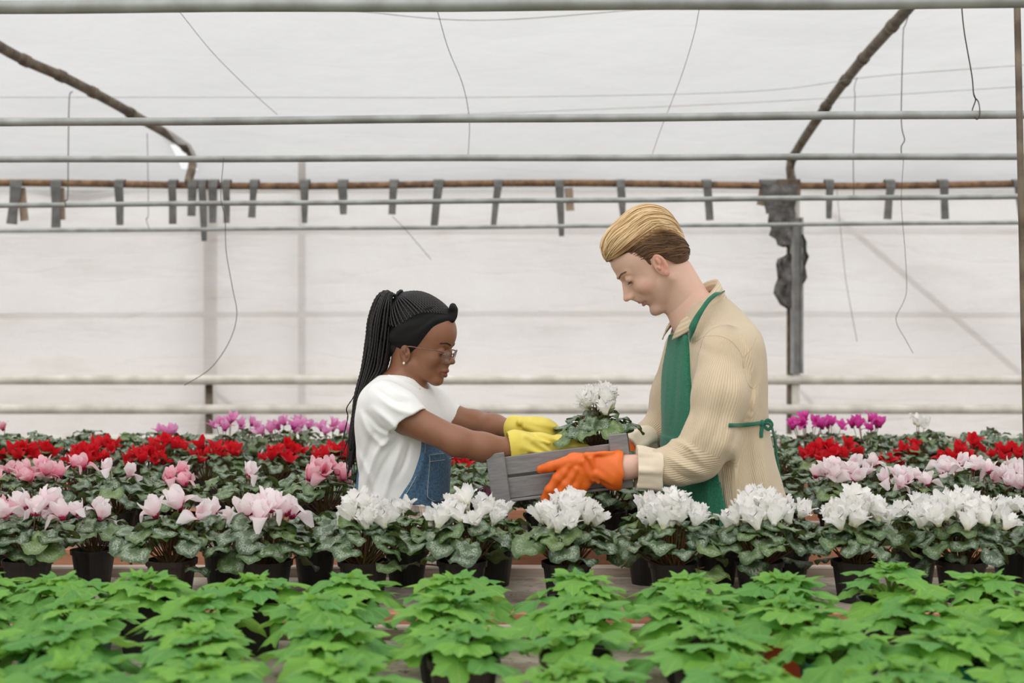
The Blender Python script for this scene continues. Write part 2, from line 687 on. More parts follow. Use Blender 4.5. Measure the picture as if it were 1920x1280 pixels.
def cross_pipe(v0, v1, z, r, label):
    """level pipe across the house; v0, v1 are the rows it shows at in columns 0 and 1920"""
    d0 = (z - CH) * FP / (HY - v0)
    d1 = (z - CH) * FP / (HY - v1)
    a, b = P(0, v0, d0), P(1920, v1, d1)
    dr = b - a
    a2, b2 = a - dr * (0.6 if a.y < 8 else 0.09), b + dr * 0.6
    n = 40
    pts = []
    for i in range(n + 1):
        p = a2.lerp(b2, i / n)
        p.z += 0.0012 * math.sin(i * 0.9 + v0)
        pts.append(p)
    m = MB().tube(pts, r, 16)
    return tag(m.build('overhead_pipe', MAT['galv'], smooth=True), label, 'pipe'), a, b


cross_pipe(13, 3, 2.205, 0.0150, 'blurred grey overhead pipe running along the very top edge of the photo')
p2, a2, b2 = cross_pipe(230, 214, 2.205, 0.0140, 'grey overhead pipe with the looped wire tied round it near the right post')
cross_pipe(299, 293, 2.205, 0.0140, 'grey overhead pipe third from the top, just above the hanging film edge')
p4, a4, b4 = cross_pipe(385, 368, 2.205, 0.0145, 'grey overhead pipe crossing in front of the dark rubber strips')
cross_pipe(433, 417, 2.205, 0.0140, 'lowest and thinnest grey overhead pipe just behind the blond man\'s hair')

for v, lab in ((712, 'upper pale rail along the film wall'), (767, 'middle pale rail along the film wall'), (823, 'lowest pale rail just above the red flowers')):
    z = CH - (v - HY) * 10.2 / FP
    pipe('wall_rail', [(-8.8, 10.2, z), (8.8, 10.2, z)], 0.035, MAT['rail'], lab, 'rail', seg=18, n=3)
zt = CH - (432 - HY) * 10.6 / FP
pipe('outside_pipe', [(-8.8, 10.62, zt), (8.8, 10.62, zt)], 0.03, MAT['galv'], 'faint level pipe seen through the film wall behind the lowest overhead pipe', 'pipe', n=3)
zt = CH - (588 - HY) * 10.6 / FP
pipe('outside_pipe', [(-8.8, 10.62, zt - 0.05), (0, 10.62, zt), (8.8, 10.62, zt - 0.04)], 0.022, MAT['galv_dark'], 'faint brown pipe seen through the film wall at the man\'s chin height', 'pipe', n=12)
for k, (pa, pb, r, lab) in enumerate([
        ((1560, 400), (1960, 740), 0.022, 'faint slanting brace seen through the film wall right of the grey post'),
        ((566, 300), (566, 860), 0.028, 'faint upright pole seen through the film wall above the red flowers left of the woman'),
        ((395, 340), (393, 1120), 0.05, 'blurred upright post behind the film on the left of the greenhouse'),
        ((300, 1130), (392, 735), 0.018, 'faint slanting brace rising to the left post between the pale rails'),
        ((880, 1100), (402, 735), 0.018, 'faint slanting brace falling to the right of the left post'),
        ((1800, 1100), (1500, 730), 0.018, 'faint slanting brace at the foot of the grey post')]):
    pipe('brace_pole' if k not in (1, 2) else 'outside_post', [P(pa[0], pa[1], 10.56), P(pb[0], pb[1], 10.56)], r, MAT['galv_dark'], lab, 'post' if k in (1, 2) else 'brace')

# eave pipe with the rubber strips that tie the film to it
EY, EZ = 10.24, CH - (346 - HY) * 10.24 / FP
eave = MB().tube([(x * 0.5, EY + 0.01 * math.sin(x), EZ + (0.012 * math.sin(x * 0.8 + 1))) for x in range(-18, 19)], 0.026, 12).build('eave_pipe', MAT['rust'])
tag(eave, 'rusty brown eave pipe hung with dark rubber strips along the top of the film wall', 'pipe')
STRIPS = [(30, 420, 22, -8), (105, 427, 20, 0), (223, 422, 17, 2), (323, 420, 15, 1), (361, 405, 17, -2), (379, 452, 14, 4), (399, 418, 17, 0), (424, 418, 14, 1),
          (476, 408, 15, -4), (571, 418, 16, 0), (642, 402, 17, 2), (738, 402, 15, -3), (822, 425, 18, -8), (934, 425, 15, -9), (1049, 443, 16, 4),
          (1164, 410, 15, 4), (1326, 413, 16, 5), (1443, 400, 30, 4), (1556, 410, 15, -2), (1670, 411, 17, -6), (1770, 411, 17, 2), (1910, 411, 17, 6)]
for i in range(10):
    STRIPS.append((-60 - i * 105, 415, 17, (i * 7) % 9 - 4))
    STRIPS.append((2020 + i * 105, 415, 17, (i * 5) % 9 - 4))
for (u, vb, w_, sl) in STRIPS:
    t = P(u, 338, 10.20)
    b = P(u + sl, vb, 10.20)
    wm = w_ * 10.2 / FP
    c = P(u, 338, 10.2)
    pts = [Vector((c.x, 10.285, EZ + 0.005)), Vector((c.x, 10.25, EZ + 0.036)), Vector((c.x, 10.205, EZ + 0.022)), Vector((c.x, 10.195, EZ - 0.02)),
           t.lerp(b, 0.5) + Vector((0, 0.006, 0)), b]
    nr = [Vector((0, 1, 0.3)), Vector((0, 0, 1)), Vector((0, -1, 0.5)), Vector((0, -1, 0)), Vector((0, -1, 0)), Vector((0, -1, 0))]
    m = MB().ribbon(pts, [wm * 1.1, wm * 1.15, wm * 1.1, wm, wm * (0.9 + 0.1 * math.sin(u)), wm * (0.75 + 0.2 * math.sin(u * 3))], 0.004, nr)
    m.build('rubber_strip', MAT['strip'], eave, smooth=False)
for (u, vb, sl) in ((40, 414, 6), (113, 412, 2), (1066, 395, 3), (1432, 385, -6)):
    t, b = P(u, 352, 10.235), P(u + sl, vb, 10.235)
    MB().ribbon([t, t.lerp(b, 0.5), b], 0.06, 0.003, Vector((0, -1, 0))).build('brown_strip', MAT['strip_brown'], eave, smooth=False)

# roof ribs
for pts, lab in (([(355, 283, 10.27), (250, 215, 9.3), (130, 150, 8.55), (0, 88, 8.0)], 'brown roof rib rising from the left post to the upper left corner'),
                 ([(1485, 300, 10.27), (1545, 205, 9.25), (1610, 120, 8.46), (1712, 4, 7.2)], 'brown jointed roof rib rising from the grey post to the top edge')):
    w3 = [P(*p) for p in pts]
    dr = (w3[-1] - w3[-2])
    w3 += [w3[-1] + Vector((dr.x * 0.8, -1.8, 0.17)), w3[-1] + Vector((dr.x * 1.6, -3.8, 0.26)), w3[-1] + Vector((dr.x * 2.2, -6.5, 0.05))]
    w3 = [Vector((w3[0].x, 10.24, EZ))] + w3
    for p in w3[1:]:
        p.z -= 0.0
    path = spline(w3, 60)
    rib = MB().tube(path, 0.031, 14).build('roof_rib', MAT['galv_dark'])
    tag(rib, lab, 'rib')
    for k in (9, 17, 22, 26, 31):
        p, q = path[k], path[k + 1]
        t = (q - p).normalized()
        MB().tube([p, p + t * 0.05], 0.037, 14).build('joint_collar', MAT['galv_dark'], rib)

# right-hand post with its channel and torn plastic
post = empty('wall_post', P(1490, 1167.5, 10.2) * 1)
px = P(1492, 600, 10.18).x
post.location = (px, 10.18, 0)
tag(post, 'grey steel post with torn black plastic on its left side, behind the man', 'post')
inv = Matrix.Translation((-px, -10.18, 0))
x0, x1 = P(1482, 0, 10.18).x, P(1505, 0, 10.18).x
z0, z1 = P(0, 700, 10.18).z, P(0, 408, 10.18).z
m = MB()
m.box((x0, 10.15, z0), (x0 + 0.022, 10.21, z1), inv).box((x1 - 0.016, 10.15, z0), (x1, 10.21, z1), inv).box((x0, 10.19, z0), (x1, 10.21, z1), inv)
m.build('channel', MAT['channel'], post, smooth=False)
m = MB().box((P(1485, 0, 10.2).x, 10.20, 0), (P(1500, 0, 10.2).x, 10.26, EZ), inv, 0.006)
m.build('upright', MAT['rail'], post, smooth=False)
m = MB().box((P(1478, 0, 10.2).x, 10.22, 0), (P(1486, 0, 10.2).x, 10.27, EZ + 0.2), inv, 0.004)
m.build('back_angle', MAT['galv_dark'], post, smooth=False)
for zz in (0.02,):
    MB().box((-0.09, -0.06, 0), (0.09, 0.09, 0.012), None, 0.003).build('base_plate', MAT['galv_dark'], post, smooth=False)
# bracket at the eave
MB().box((P(1455, 0, 10.16).x, 10.13, P(0, 372, 10.16).z), (P(1500, 0, 10.16).x, 10.16, P(0, 336, 10.16).z), inv, 0.008).build('bracket', MAT['galv_dark'], post, smooth=False)


def ragged(name, us, left, right, d, mat, parent, inv, seed=0):
    """crumpled sheet between two ragged edges"""
    r = random.Random(seed)
    vs_, fs = [], []
    nv = len(us)
    nu = 6
    for j, v in enumerate(us):
        for i in range(nu + 1):
            f = i / nu
            u = left[j] * (1 - f) + right[j] * f
            vs_.append(inv @ P(u, v + r.uniform(-2, 2), d + r.uniform(-0.03, 0.03)))
    for j in range(nv - 1):
        for i in range(nu):
            fs.append((j * (nu + 1) + i, (j + 1) * (nu + 1) + i, (j + 1) * (nu + 1) + i + 1, j * (nu + 1) + i + 1))
    o = link(name, new_mesh(name, vs_, fs, mat), parent)
    md = o.modifiers.new('thick', 'SOLIDIFY')
    md.thickness = 0.004
    return o


ragged('torn_plastic', [345, 360, 372, 390, 404, 415, 428, 440, 450, 458, 464], [1426, 1428, 1436, 1434, 1442, 1440, 1446, 1442, 1455, 1458, 1466],
       [1496, 1492, 1494, 1490, 1492, 1488, 1486, 1486, 1484, 1484, 1482], 10.12, MAT['torn'], post, inv, 1)
ragged('torn_plastic', [476, 484, 495, 508, 520, 535, 548, 560, 572, 577], [1476, 1458, 1455, 1456, 1458, 1452, 1450, 1456, 1462, 1474],
       [1484, 1484, 1483, 1484, 1485, 1484, 1483, 1484, 1484, 1484], 10.12, MAT['torn'], post, inv, 2)
ragged('torn_plastic', [440, 452, 470, 480, 500, 520, 530], [1504, 1505, 1505, 1505, 1505, 1505, 1504], [1507, 1513, 1512, 1516, 1509, 1513, 1506], 10.14, MAT['torn'], post, inv, 3)

# short post that carries the rails on the left
sp0 = P(392, 714, 10.27)
o = MB().tube([(sp0.x, 10.27, 0), (sp0.x, 10.27, sp0.z + 0.03)], 0.028, 12).tube([(sp0.x - 0.06, 10.245, sp0.z), (sp0.x + 0.06, 10.245, sp0.z)], 0.012, 8).build('rail_post', MAT['galv_dark'])
tag(o, 'short brown post holding the three pale rails on the left', 'post')

# near upright at the right edge of the photo
npipe = MB().tube([P(1906, -40, 3.6), P(1914, 330, 3.6), P(1926, 900, 3.6), Vector((P(1930, 0, 3.6).x, 3.6, ZB - 0.02)) * 1], 0.0085, 12)
o = tag(npipe.build('upright_pipe', MAT['galv_dark']), 'thin dark upright pipe at the right edge of the photo', 'pipe')

# hanging wires
WIRES = [
    ([(1802, 0, 4.75), (1808, 60, 4.75), (1822, 140, 4.75), (1826, 178, 4.75), (1834, 190, 4.76), (1837, 205, 4.68), (1836, 219, 4.66), (1830, 223, 4.68), (1823, 208, 4.76), (1829, 188, 4.77), (1826, 176, 4.75)],
     0.0022, 'dark looped wire hanging round the second overhead pipe at upper right'),
    ([(1705, 25, 7.0), (1697, 48, 7.0), (1694, 56, 7.0), (1692, 110, 6.6), (1690, 200, 6.2), (1691, 240, 6.0), (1696, 262, 5.95), (1690, 275, 5.9), (1691, 297, 5.85)],
     0.0024, 'knotted wire dropping from the right roof rib to the third overhead pipe'),
    ([(1607, 145, 8.4), (1602, 165, 8.2), (1603, 190, 8.0), (1600, 290, 7.9), (1601, 370, 7.9)], 0.0022, 'fine wire below the collar of the right roof rib'),
    ([(136, 172, 8.6), (130, 185, 8.5), (128, 290, 8.2), (127, 368, 7.95), (122, 376, 7.93), (124, 388, 7.92)], 0.0032, 'wire dropping from the left roof rib to the fourth overhead pipe'),
    ([(276, 250, 9.6), (277, 300, 9.7), (278, 400, 9.8), (274, 410, 9.85), (280, 430, 9.86)], 0.0022, 'fine wire reaching the lowest overhead pipe at left'),
    ([(419, 296, 5.90), (418, 310, 5.86), (414, 370, 5.8), (422, 410, 5.8), (424, 470, 5.8), (436, 540, 5.8), (444, 590, 5.8), (430, 640, 5.8), (395, 690, 5.8), (346, 722, 5.8)], 0.0014,
     'long loose rusty wire curling down from the third overhead pipe on the left'),
    ([(1694, 300, 5.85), (1690, 380, 5.85), (1697, 470, 5.85), (1700, 540, 5.85), (1694, 566, 5.85), (1680, 600, 5.85), (1700, 640, 5.85), (1712, 662, 5.85)], 0.0011, 'very fine loose wire drooping down on the right of the post'),
    ([(820, 20, 5.4), (840, 90, 5.6), (868, 160, 5.9), (880, 225, 6.2), (878, 290, 6.8)], 0.0014, 'fine wire hanging in a curve at the upper middle of the roof'),
    ([(1312, 12, 5.4), (1300, 70, 5.6), (1275, 150, 6), (1240, 240, 6.4), (1222, 292, 6.8)], 0.0011, 'fine wire slanting down left at the upper right of centre'),
    ([(335, 20, 5.5), (400, 100, 6), (470, 170, 6.4), (520, 215, 7)], 0.0012, 'fine wire slanting across the upper left of the roof'),
    ([(1568, 344, 10.19), (1583, 500, 10.0), (1592, 560, 9.9), (1607, 640, 9.9)], 0.0018, 'fine thread against the film right of the grey post'),
    ([(735, 405, 9.8), (760, 430, 9.8), (808, 486, 9.8)], 0.0022, 'short loose thread below the lowest overhead pipe at centre left'),
]
for pts, r, lab in WIRES:
    o = MB().tube(spline([P(*p) for p in pts], len(pts) * 6), r, 6).build('hanging_wire', MAT['wire'])
    tag(o, lab, 'wire')
for pts, lab in (([(0, 85, 9), (200, 100, 9), (500, 143, 9), (900, 158, 9), (1400, 172, 8.8), (1640, 105, 8.6), (1920, 122, 8)], 'thin line strung across just under the roof film, the upper one'),
                 ([(0, 176, 9.4), (600, 205, 9.4), (1200, 190, 9.2), (1590, 140, 9), (1920, 162, 8.6)], 'thin line strung across just under the roof film, the lower one'),
                 ([(640, 18, 6.5), (900, 38, 6.6), (1250, 14, 6.4)], 'thin sagging line at the top edge of the photo')):
    w3 = [P(*p) for p in pts]
    for p in w3:
        rz = min(roof_c, key=lambda q: abs(q.y - p.y)).z
        p.z = min(p.z, rz - 0.08)
    o = MB().tube(spline(w3, 40), 0.002, 6).build('roof_line', MAT['galv'])
    tag(o, lab, 'wire')

# ------------------------------------------------------------------ benches
BENCH = {'A': (1.90, 2.92), 'B': (3.16, 3.66), 'C': (4.08, 4.53), 'D': (4.98, 5.44), 'E': (5.88, 6.36)}
BLAB = {'A': 'nearest bench, carrying the green seedlings', 'B': 'second bench, carrying the front row of white cyclamens',
        'C': 'third bench, just behind the two people', 'D': 'fourth bench, carrying the red cyclamens', 'E': 'farthest bench, below the pale rails'}


def bench(key, y0, y1):
    r = random.Random(ord(key))
    root = empty('bench', (0, (y0 + y1) / 2, 0))
    tag(root, BLAB[key], 'bench')
    inv = Matrix.Translation((0, -(y0 + y1) / 2, 0))
    X = 4.2
    MB().box((-X, y0 + 0.02, ZB - 0.035), (X, y1 - 0.02, ZB), inv, 0.002).build('top_panel', MAT['bench_top'], root, smooth=False)
    n = 6
    xs = [-X + 2 * X * i / n for i in range(n + 1)]
    for i in range(n):
        jx = 0.004
        dz = r.uniform(-0.002, 0.002)
        off = r.uniform(-0.35, 0.35) if 0 < i < n else 0
        a = xs[i] + (off0 if i else 0)
        b = xs[i + 1] + (r.uniform(-0.35, 0.35) if i < n - 1 else 0)
        off0 = b - xs[i + 1]
        MB().box((a + jx, y0 - 0.02, ZB - 0.115), (b - jx, y0 + 0.018, ZB + 0.006 + dz), inv, 0.003).build('front_board', MAT['board'], root, smooth=False)
        MB().box((a + jx, y1 - 0.018, ZB - 0.075), (b - jx, y1 + 0.02, ZB + 0.024 + dz), inv, 0.004).build('back_board', MAT['ledge'], root, smooth=False)
    for sx in (-1, 0, 1):
        for yy in (y0 + 0.06, y1 - 0.06):
            MB().box((sx * 3.9 - 0.025, yy - 0.025, 0), (sx * 3.9 + 0.025, yy + 0.025, ZB - 0.03), inv, 0.003).build('leg', MAT['board'], root, smooth=False)
    return root


for k_, (a_, b_) in BENCH.items():
    bench(k_, a_, b_)

# ------------------------------------------------------------------ plants: leaf, petal and pot meshes


def cyc_leaf(seed, mat):
    r = random.Random(seed)
    vs_, uv, fs = [(0.36, 0, 0.0)], [(0.5, 0.5)], []
    N, rings = 26, (0.35, 0.7, 1.0)
    ph, ph2 = r.uniform(0, 6), r.uniform(0, 6)
    cup = r.uniform(0.10, 0.35)
    asym = r.uniform(-0.06, 0.06)
    for q in rings:
        for k in range(N):
            a = 2 * math.pi * k / N
            rad = 0.5 * (1 + 0.10 * math.cos(a) + asym * math.sin(a))
            da = abs(a - math.pi)
            rad *= 1 - 0.62 * math.exp(-(da / 0.24) ** 2)
            rad *= 1 + 0.035 * math.sin(9 * a + ph) + 0.02 * math.sin(13 * a)
            rr = rad * q
            x, y = 0.40 + rr * math.cos(a), rr * math.sin(a) * 1.06
            z = -cup * q * q * 0.45 + 0.10 * q * q * math.sin(3 * a + ph) + 0.05 * q * q * math.sin(6 * a + ph2) + 0.05 * abs(math.sin(a)) * q
            vs_.append((x, y, z))
            uv.append((0.5 + 0.5 * q * math.cos(a), 0.5 + 0.5 * q * math.sin(a)))
    for k in range(N):
        k2 = (k + 1) % N
        fs.append((0, 1 + k, 1 + k2))
        for j in range(2):
            b = 1 + j * N
            fs.append((b + k, b + N + k, b + N + k2, b + k2))
    return new_mesh('cyclamen_leaf', vs_, fs, mat, True, uv)


def seed_leaf(seed):
    r = random.Random(seed)
    vs_, uv, fs = [(0.12, 0, 0.0)], [(0.1, 0.5)], []
    N = 54
    ph = r.uniform(0, 6)
    droop = r.uniform(0.15, 0.45)
    for q in (0.4, 0.75, 1.0):
        for k in range(N):
            a = 2 * math.pi * k / N
            aa = a if a < math.pi else a - 2 * math.pi
            lobe = 0.0
            for c, h, w_ in ((0, 0.36, 0.34), (1.02, 0.20, 0.30), (-1.02, 0.20, 0.30), (2.05, 0.12, 0.32), (-2.05, 0.12, 0.32)):
                lobe += h * math.exp(-((aa - c) / w_) ** 2)
            rad = 0.42 + lobe
            rad *= 1 - 0.65 * math.exp(-((abs(aa) - math.pi) / 0.22) ** 2)
            if q == 1.0:
                rad *= 1 + (0.075 if k % 3 == 0 else (-0.045 if k % 3 == 1 else 0.0))
            rr = rad * q
            x, y = 0.16 + rr * math.cos(a), rr * math.sin(a) * 1.02
            z = -droop * (x - 0.1) ** 2 - 0.25 * y * y + 0.05 * q * math.sin(5 * a + ph) + 0.05 * q * math.cos(5 * aa)
            vs_.append((x, y, z))
            uv.append((x * 0.8 + 0.02, 0.5 + y * 0.8))
    for k in range(N):
        k2 = (k + 1) % N
        fs.append((0, 1 + k, 1 + k2))
        for j in range(2):
            b = 1 + j * N
            fs.append((b + k, b + N + k, b + N + k2, b + k2))
    return new_mesh('seedling_leaf', vs_, fs, MAT['leaf_seed'], True, uv)


def petal_grid(r, ruffle, L=0.045, W=0.026, lean=0.30, nu=8, nv=9):
    """one broad petal swept up and back from the throat, local x outward"""
    vs_, uv = [], []
    tw = r.uniform(-0.6, 0.6)
    ph = r.uniform(0, 6)
    curl = r.uniform(-0.35, 0.55)
    lean = lean + r.uniform(-0.12, 0.18)
    for j in range(nv + 1):
        t = j / nv
        w_ = W * (0.20 + 0.80 * math.sin(math.pi * min(0.5, 0.62 * t)) ** 1.2) * (1 - 0.30 * max(0, t - 0.7) / 0.3)
        a = tw * t
        for i in range(nu + 1):
            s = i / nu * 2 - 1
            te = t * (1 - 0.30 * s ** 4 * t - 0.10 * s * s * t)      # rounded end
            ang = lean + curl * te * te * 0.8
            cz = L * te * math.cos(ang * te) - 0.002 * (1 - te)
            cx = 0.006 + L * te * math.sin(ang * (0.4 + 0.6 * te)) + 0.004 * math.sin(math.pi * te)
            dy = s * w_ / 2 * math.cos(a)
            dx = s * w_ / 2 * math.sin(a) - 0.22 * w_ * s * s
            e = (abs(s) ** 1.5 * t + t ** 3)
            rz = ruffle * (math.sin(s * 5 + ph + t * 6) * 0.6 + math.sin(t * 9 + s * 7 + ph) * 0.5) * e
            vs_.append((cx + dx + rz, dy + rz * 0.25, cz + rz * 0.3 + ruffle * 0.5 * math.sin(s * 12 + ph) * t ** 3))
            uv.append((i / nu, t))
    fs = []
    for j in range(nv):
        for i in range(nu):
            fs.append((j * (nu + 1) + i, j * (nu + 1) + i + 1, (j + 1) * (nu + 1) + i + 1, (j + 1) * (nu + 1) + i))
    return vs_, fs, uv


LEAF_C = [cyc_leaf(i, MAT['leaf_cyc'] if i % 4 else MAT['leaf_cyc2']) for i in range(8)]
LEAF_S = [seed_leaf(i + 50) for i in range(6)]
PETALS, CORE, WHOLE = {}, {}, {}
for cn, pm in PETAL.items():
    r_ = random.Random(len(cn) * 7)
    ruf = 0.0072 if cn == 'white' else 0.0022
    Lp = 0.050 if cn == 'white' else 0.046
    Wp = 0.042 if cn == 'white' else (0.040 if cn in ('pale', 'pink') else 0.033)
    PETALS[cn] = []
    for i in range(5):
        v_, f_, u_ = petal_grid(r_, ruf, Lp, Wp, ((0.05, 0.35, 0.2, 0.5, 0.28) if cn == 'white' else ((0.1, 0.6, 0.3, 2.1, 0.5) if cn in ('pale', 'pink') else (0.1, 0.75, 0.3, 0.95, 0.5)))[i])
        PETALS[cn].append(new_mesh('petal', v_, f_, pm, True, u_))
    # the little downward cup where the petals join
    m_ = MB().lathe([(0.0065, -0.004), (0.0075, 0.0), (0.0070, 0.005), (0.003, 0.008)], 10)
    CORE[cn] = new_mesh('flower_cup', m_.v, m_.f, pm, True, [(0.5, 0.02)] * len(m_.v))
    WHOLE[cn] = []
    for q in range(4):
        V, F_, U = [], [], []
        for k in range(5):
            v_, f_, u_ = petal_grid(r_, ruf, Lp * 0.95, Wp, 0.10 + 0.7 * r_.random(), 5, 6)
            rot = Matrix.Rotation(2 * math.pi * k / 5 + r_.uniform(-0.2, 0.2), 4, 'Z')
            n0 = len(V)
            V += [tuple(rot @ Vector(p)) for p in v_]
            U += u_
            F_ += [tuple(i + n0 for i in f) for f in f_]
        n0 = len(V)
        V += m_.v
        U += [(0.5, 0.02)] * len(m_.v)
        F_ += [tuple(i + n0 for i in f) for f in m_.f]
        WHOLE[cn].append(new_mesh('flower', V, F_, pm, True, U))


def pot_meshes(r, h, mat, square=0.25):
    m = MB().lathe([(r * 0.74, 0), (r * 0.76, 0.004), (r * 0.95, h * 0.86), (r * 1.02, h * 0.865), (r * 1.04, h), (r * 0.98, h), (r * 0.94, h * 0.86), (r * 0.90, h * 0.84)], 28, square=square)
    return new_mesh('pot', m.v, m.f, mat, False)


def soil_mesh(r, z, square=0.25):
    rr = random.Random(3)
    vs_, fs = [(0, 0, z + 0.004)], []
    for q in (0.4, 0.75, 1.0):
        for k in range(20):
            a = 2 * math.pi * k / 20
            s = (abs(math.cos(a)) ** 6 + abs(math.sin(a)) ** 6) ** (-1 / 6.0)
            rad = r * q * (1 - square + square * s)
            vs_.append((rad * math.cos(a), rad * math.sin(a), z + (rr.uniform(-0.003, 0.004) if q < 1 else -0.001)))
    for k in range(20):
        k2 = (k + 1) % 20
        fs.append((0, 1 + k, 1 + k2))
        for j in range(2):
            b = 1 + j * 20
            fs.append((b + k, b + 20 + k, b + 20 + k2, b + k2))
    return new_mesh('soil', vs_, fs, MAT['soil'])


PR, PH = 0.056, 0.095
POT = {k: pot_meshes(PR, PH, MAT[k + '_pot']) for k in ('black', 'brown', 'green', 'orange')}
POTSQ = {k: pot_meshes(0.058, 0.10, MAT[k + '_pot'], 0.85) for k in ('black', 'brown', 'green', 'orange')}
SOIL = soil_mesh(PR * 0.93, PH * 0.84)
SOILSQ = soil_mesh(0.0545, 0.086, 0.85)


def frame_mat(loc, direction, up, size, roll=0.0):
    """matrix whose local x runs along direction, z near up"""
    x = Vector(direction).normalized()
    z = Vector(up)
    z = (z - x * z.dot(x)).normalized()
    y = z.cross(x)
    m = Matrix((x, y, z)).transposed().to_4x4()
    m = m @ Matrix.Rotation(roll, 4, 'X')
    return Matrix.Translation(loc) @ m @ Matrix.Diagonal((size, size, size, 1))


CYC_T = {}


def cyc_template(seed, nleaf=30, spread=0.105, size=1.0, top=0.105):
    key = (seed, nleaf, spread, top)
    if key in CYC_T:
        return CYC_T[key]
    r = random.Random(seed * 13 + 5)
    leaves, stalk = [], MB()
    base_z = PH * 0.84
    for i in range(nleaf):
        q = ((i + 0.5) / nleaf) ** 0.62                # 0 centre .. 1 rim
        a = i * 2.39996 + r.uniform(-0.3, 0.3)
        rad = spread * q * r.uniform(0.85, 1.08)
        z = PH + 0.035 + (top - 0.02) * (1 - q ** 2.2) * r.uniform(0.7, 1.05)
        if i % 9 == 5:
            z -= 0.045
        c, s = math.cos(a), math.sin(a)
        out = Vector((c, s, 0))
        sz = (0.044 + 0.026 * r.random()) * (0.85 + 0.3 * q)
        tilt = 0.0 + 0.38 * q * q + r.uniform(-0.25, 0.35)
        d = Vector((c * math.cos(tilt), s * math.cos(tilt), -math.sin(tilt)))
        d = Matrix.Rotation(r.uniform(-1.0, 1.0), 3, 'Z') @ d
        up = Vector((0, 0, 1)) + out * 0.5
        att = Vector((c * rad, s * rad, z)) - d * sz * 0.25
        leaves.append((r.randrange(8), frame_mat(att, d, up, sz, r.uniform(-0.35, 0.35))))
        p0 = Vector((c * 0.006 + r.uniform(-.012, .012), s * 0.006 + r.uniform(-.012, .012), base_z - 0.004))
        p1 = Vector((c * rad * 0.55, s * rad * 0.55, base_z + (z - base_z) * 0.55))
        stalk.tube(spline([p0, p1, att], 5), [0.0024, 0.0021, 0.0019, 0.0017, 0.0016], 5, cap=False)
    me = new_mesh('leaf_stalks', stalk.v, stalk.f, MAT['petiole'])
    CYC_T[key] = (leaves, me)
    return CYC_T[key]


def add_flower(root, base, tip, color, seed, detail, size=1.0, heading=None):
    """flower part (with its petals) and its stalk; base and tip in the plant's own frame"""
    r = random.Random(seed)
    tip = Vector(tip)
    tilt = Euler((r.uniform(-0.6, 0.6), r.uniform(-0.6, 0.6), r.uniform(0, 6.28)))
    mw = Matrix.Translation(tip) @ tilt.to_matrix().to_4x4() @ Matrix.Diagonal((size, size, size, 1))
    if detail:
        fl = link('flower', CORE[color], root, mw)
        for k in range(5):
            link('petal', PETALS[color][(k + seed) % 5], fl, Matrix.Rotation(2 * math.pi * k / 5 + r.uniform(-0.25, 0.25), 4, 'Z'))
    else:
        fl = link('flower', WHOLE[color][seed % 4], root, mw)
    return fl


def stem_mesh(stems):
    m = MB()
    for b, t in stems:
        b, t = Vector(b), Vector(t)
        o = Vector((t.x - b.x, t.y - b.y, 0))
        o = o.normalized() * 0.007 if o.length > 1e-4 else Vector((0.007, 0, 0))
        mid = b.lerp(t, 0.55) - o * 0.4
        m.tube(spline([b, mid, t + Vector((0, 0, 0.001)) - o, t + Vector((0, 0, 0.006)) - o * 0.6, t + Vector((0, 0, 0.001))], 8), 0.0015, 5, cap=False)
    return new_mesh('flower_stalks', m.v, m.f, MAT['fstem'])


def cyclamen(name, loc, rot, label, group, seed, flowers=0, color='white', detail=True, nleaf=30, spread=0.105, top=0.105, pot='black',
             fspread=0.05, fz=(0.20, 0.25), fsize=1.0, foff=(0, 0), size=1.0):
    r = random.Random(seed)
    root = empty(name, loc, rot)
    root.scale = (size, size, size)
    tag(root, label, 'flower' if flowers else 'plant', group)
    link('pot', POT[pot], root)
    link('soil', SOIL, root)
    leaves, st = cyc_template(seed % 7, nleaf, spread, 1.0, top)
    link('leaf_stalks', st, root)
    for li, mw in leaves:
        link('leaf', LEAF_C[li], root, mw)
    stems = []
    for i in range(flowers):
        q = math.sqrt((i + 0.5) / flowers)
        a = i * 2.4 + r.uniform(-0.4, 0.4)
        x, y = foff[0] + fspread * q * math.cos(a), foff[1] + fspread * q * math.sin(a)
        z = fz[0] + (fz[1] - fz[0]) * (1 - q * 0.8) * r.uniform(0.75, 1.0)
        add_flower(root, (0, 0, 0), (x, y, z), color, seed * 31 + i, detail, fsize * r.uniform(0.85, 1.1))
        stems.append(((x * 0.15, y * 0.15, PH * 0.84), (x, y, z)))
    if stems:
        link('flower_stalks', stem_mesh(stems), root)
    return root

ORD = ['leftmost', 'second', 'third', 'fourth', 'fifth', 'sixth', 'seventh', 'eighth', 'ninth', 'tenth', 'eleventh', 'twelfth', 'thirteenth',
       'fourteenth', 'fifteenth', 'sixteenth', 'seventeenth', 'eighteenth', 'nineteenth', 'twentieth', 'twenty-first', 'twenty-second', 'twenty-third', 'twenty-fourth']

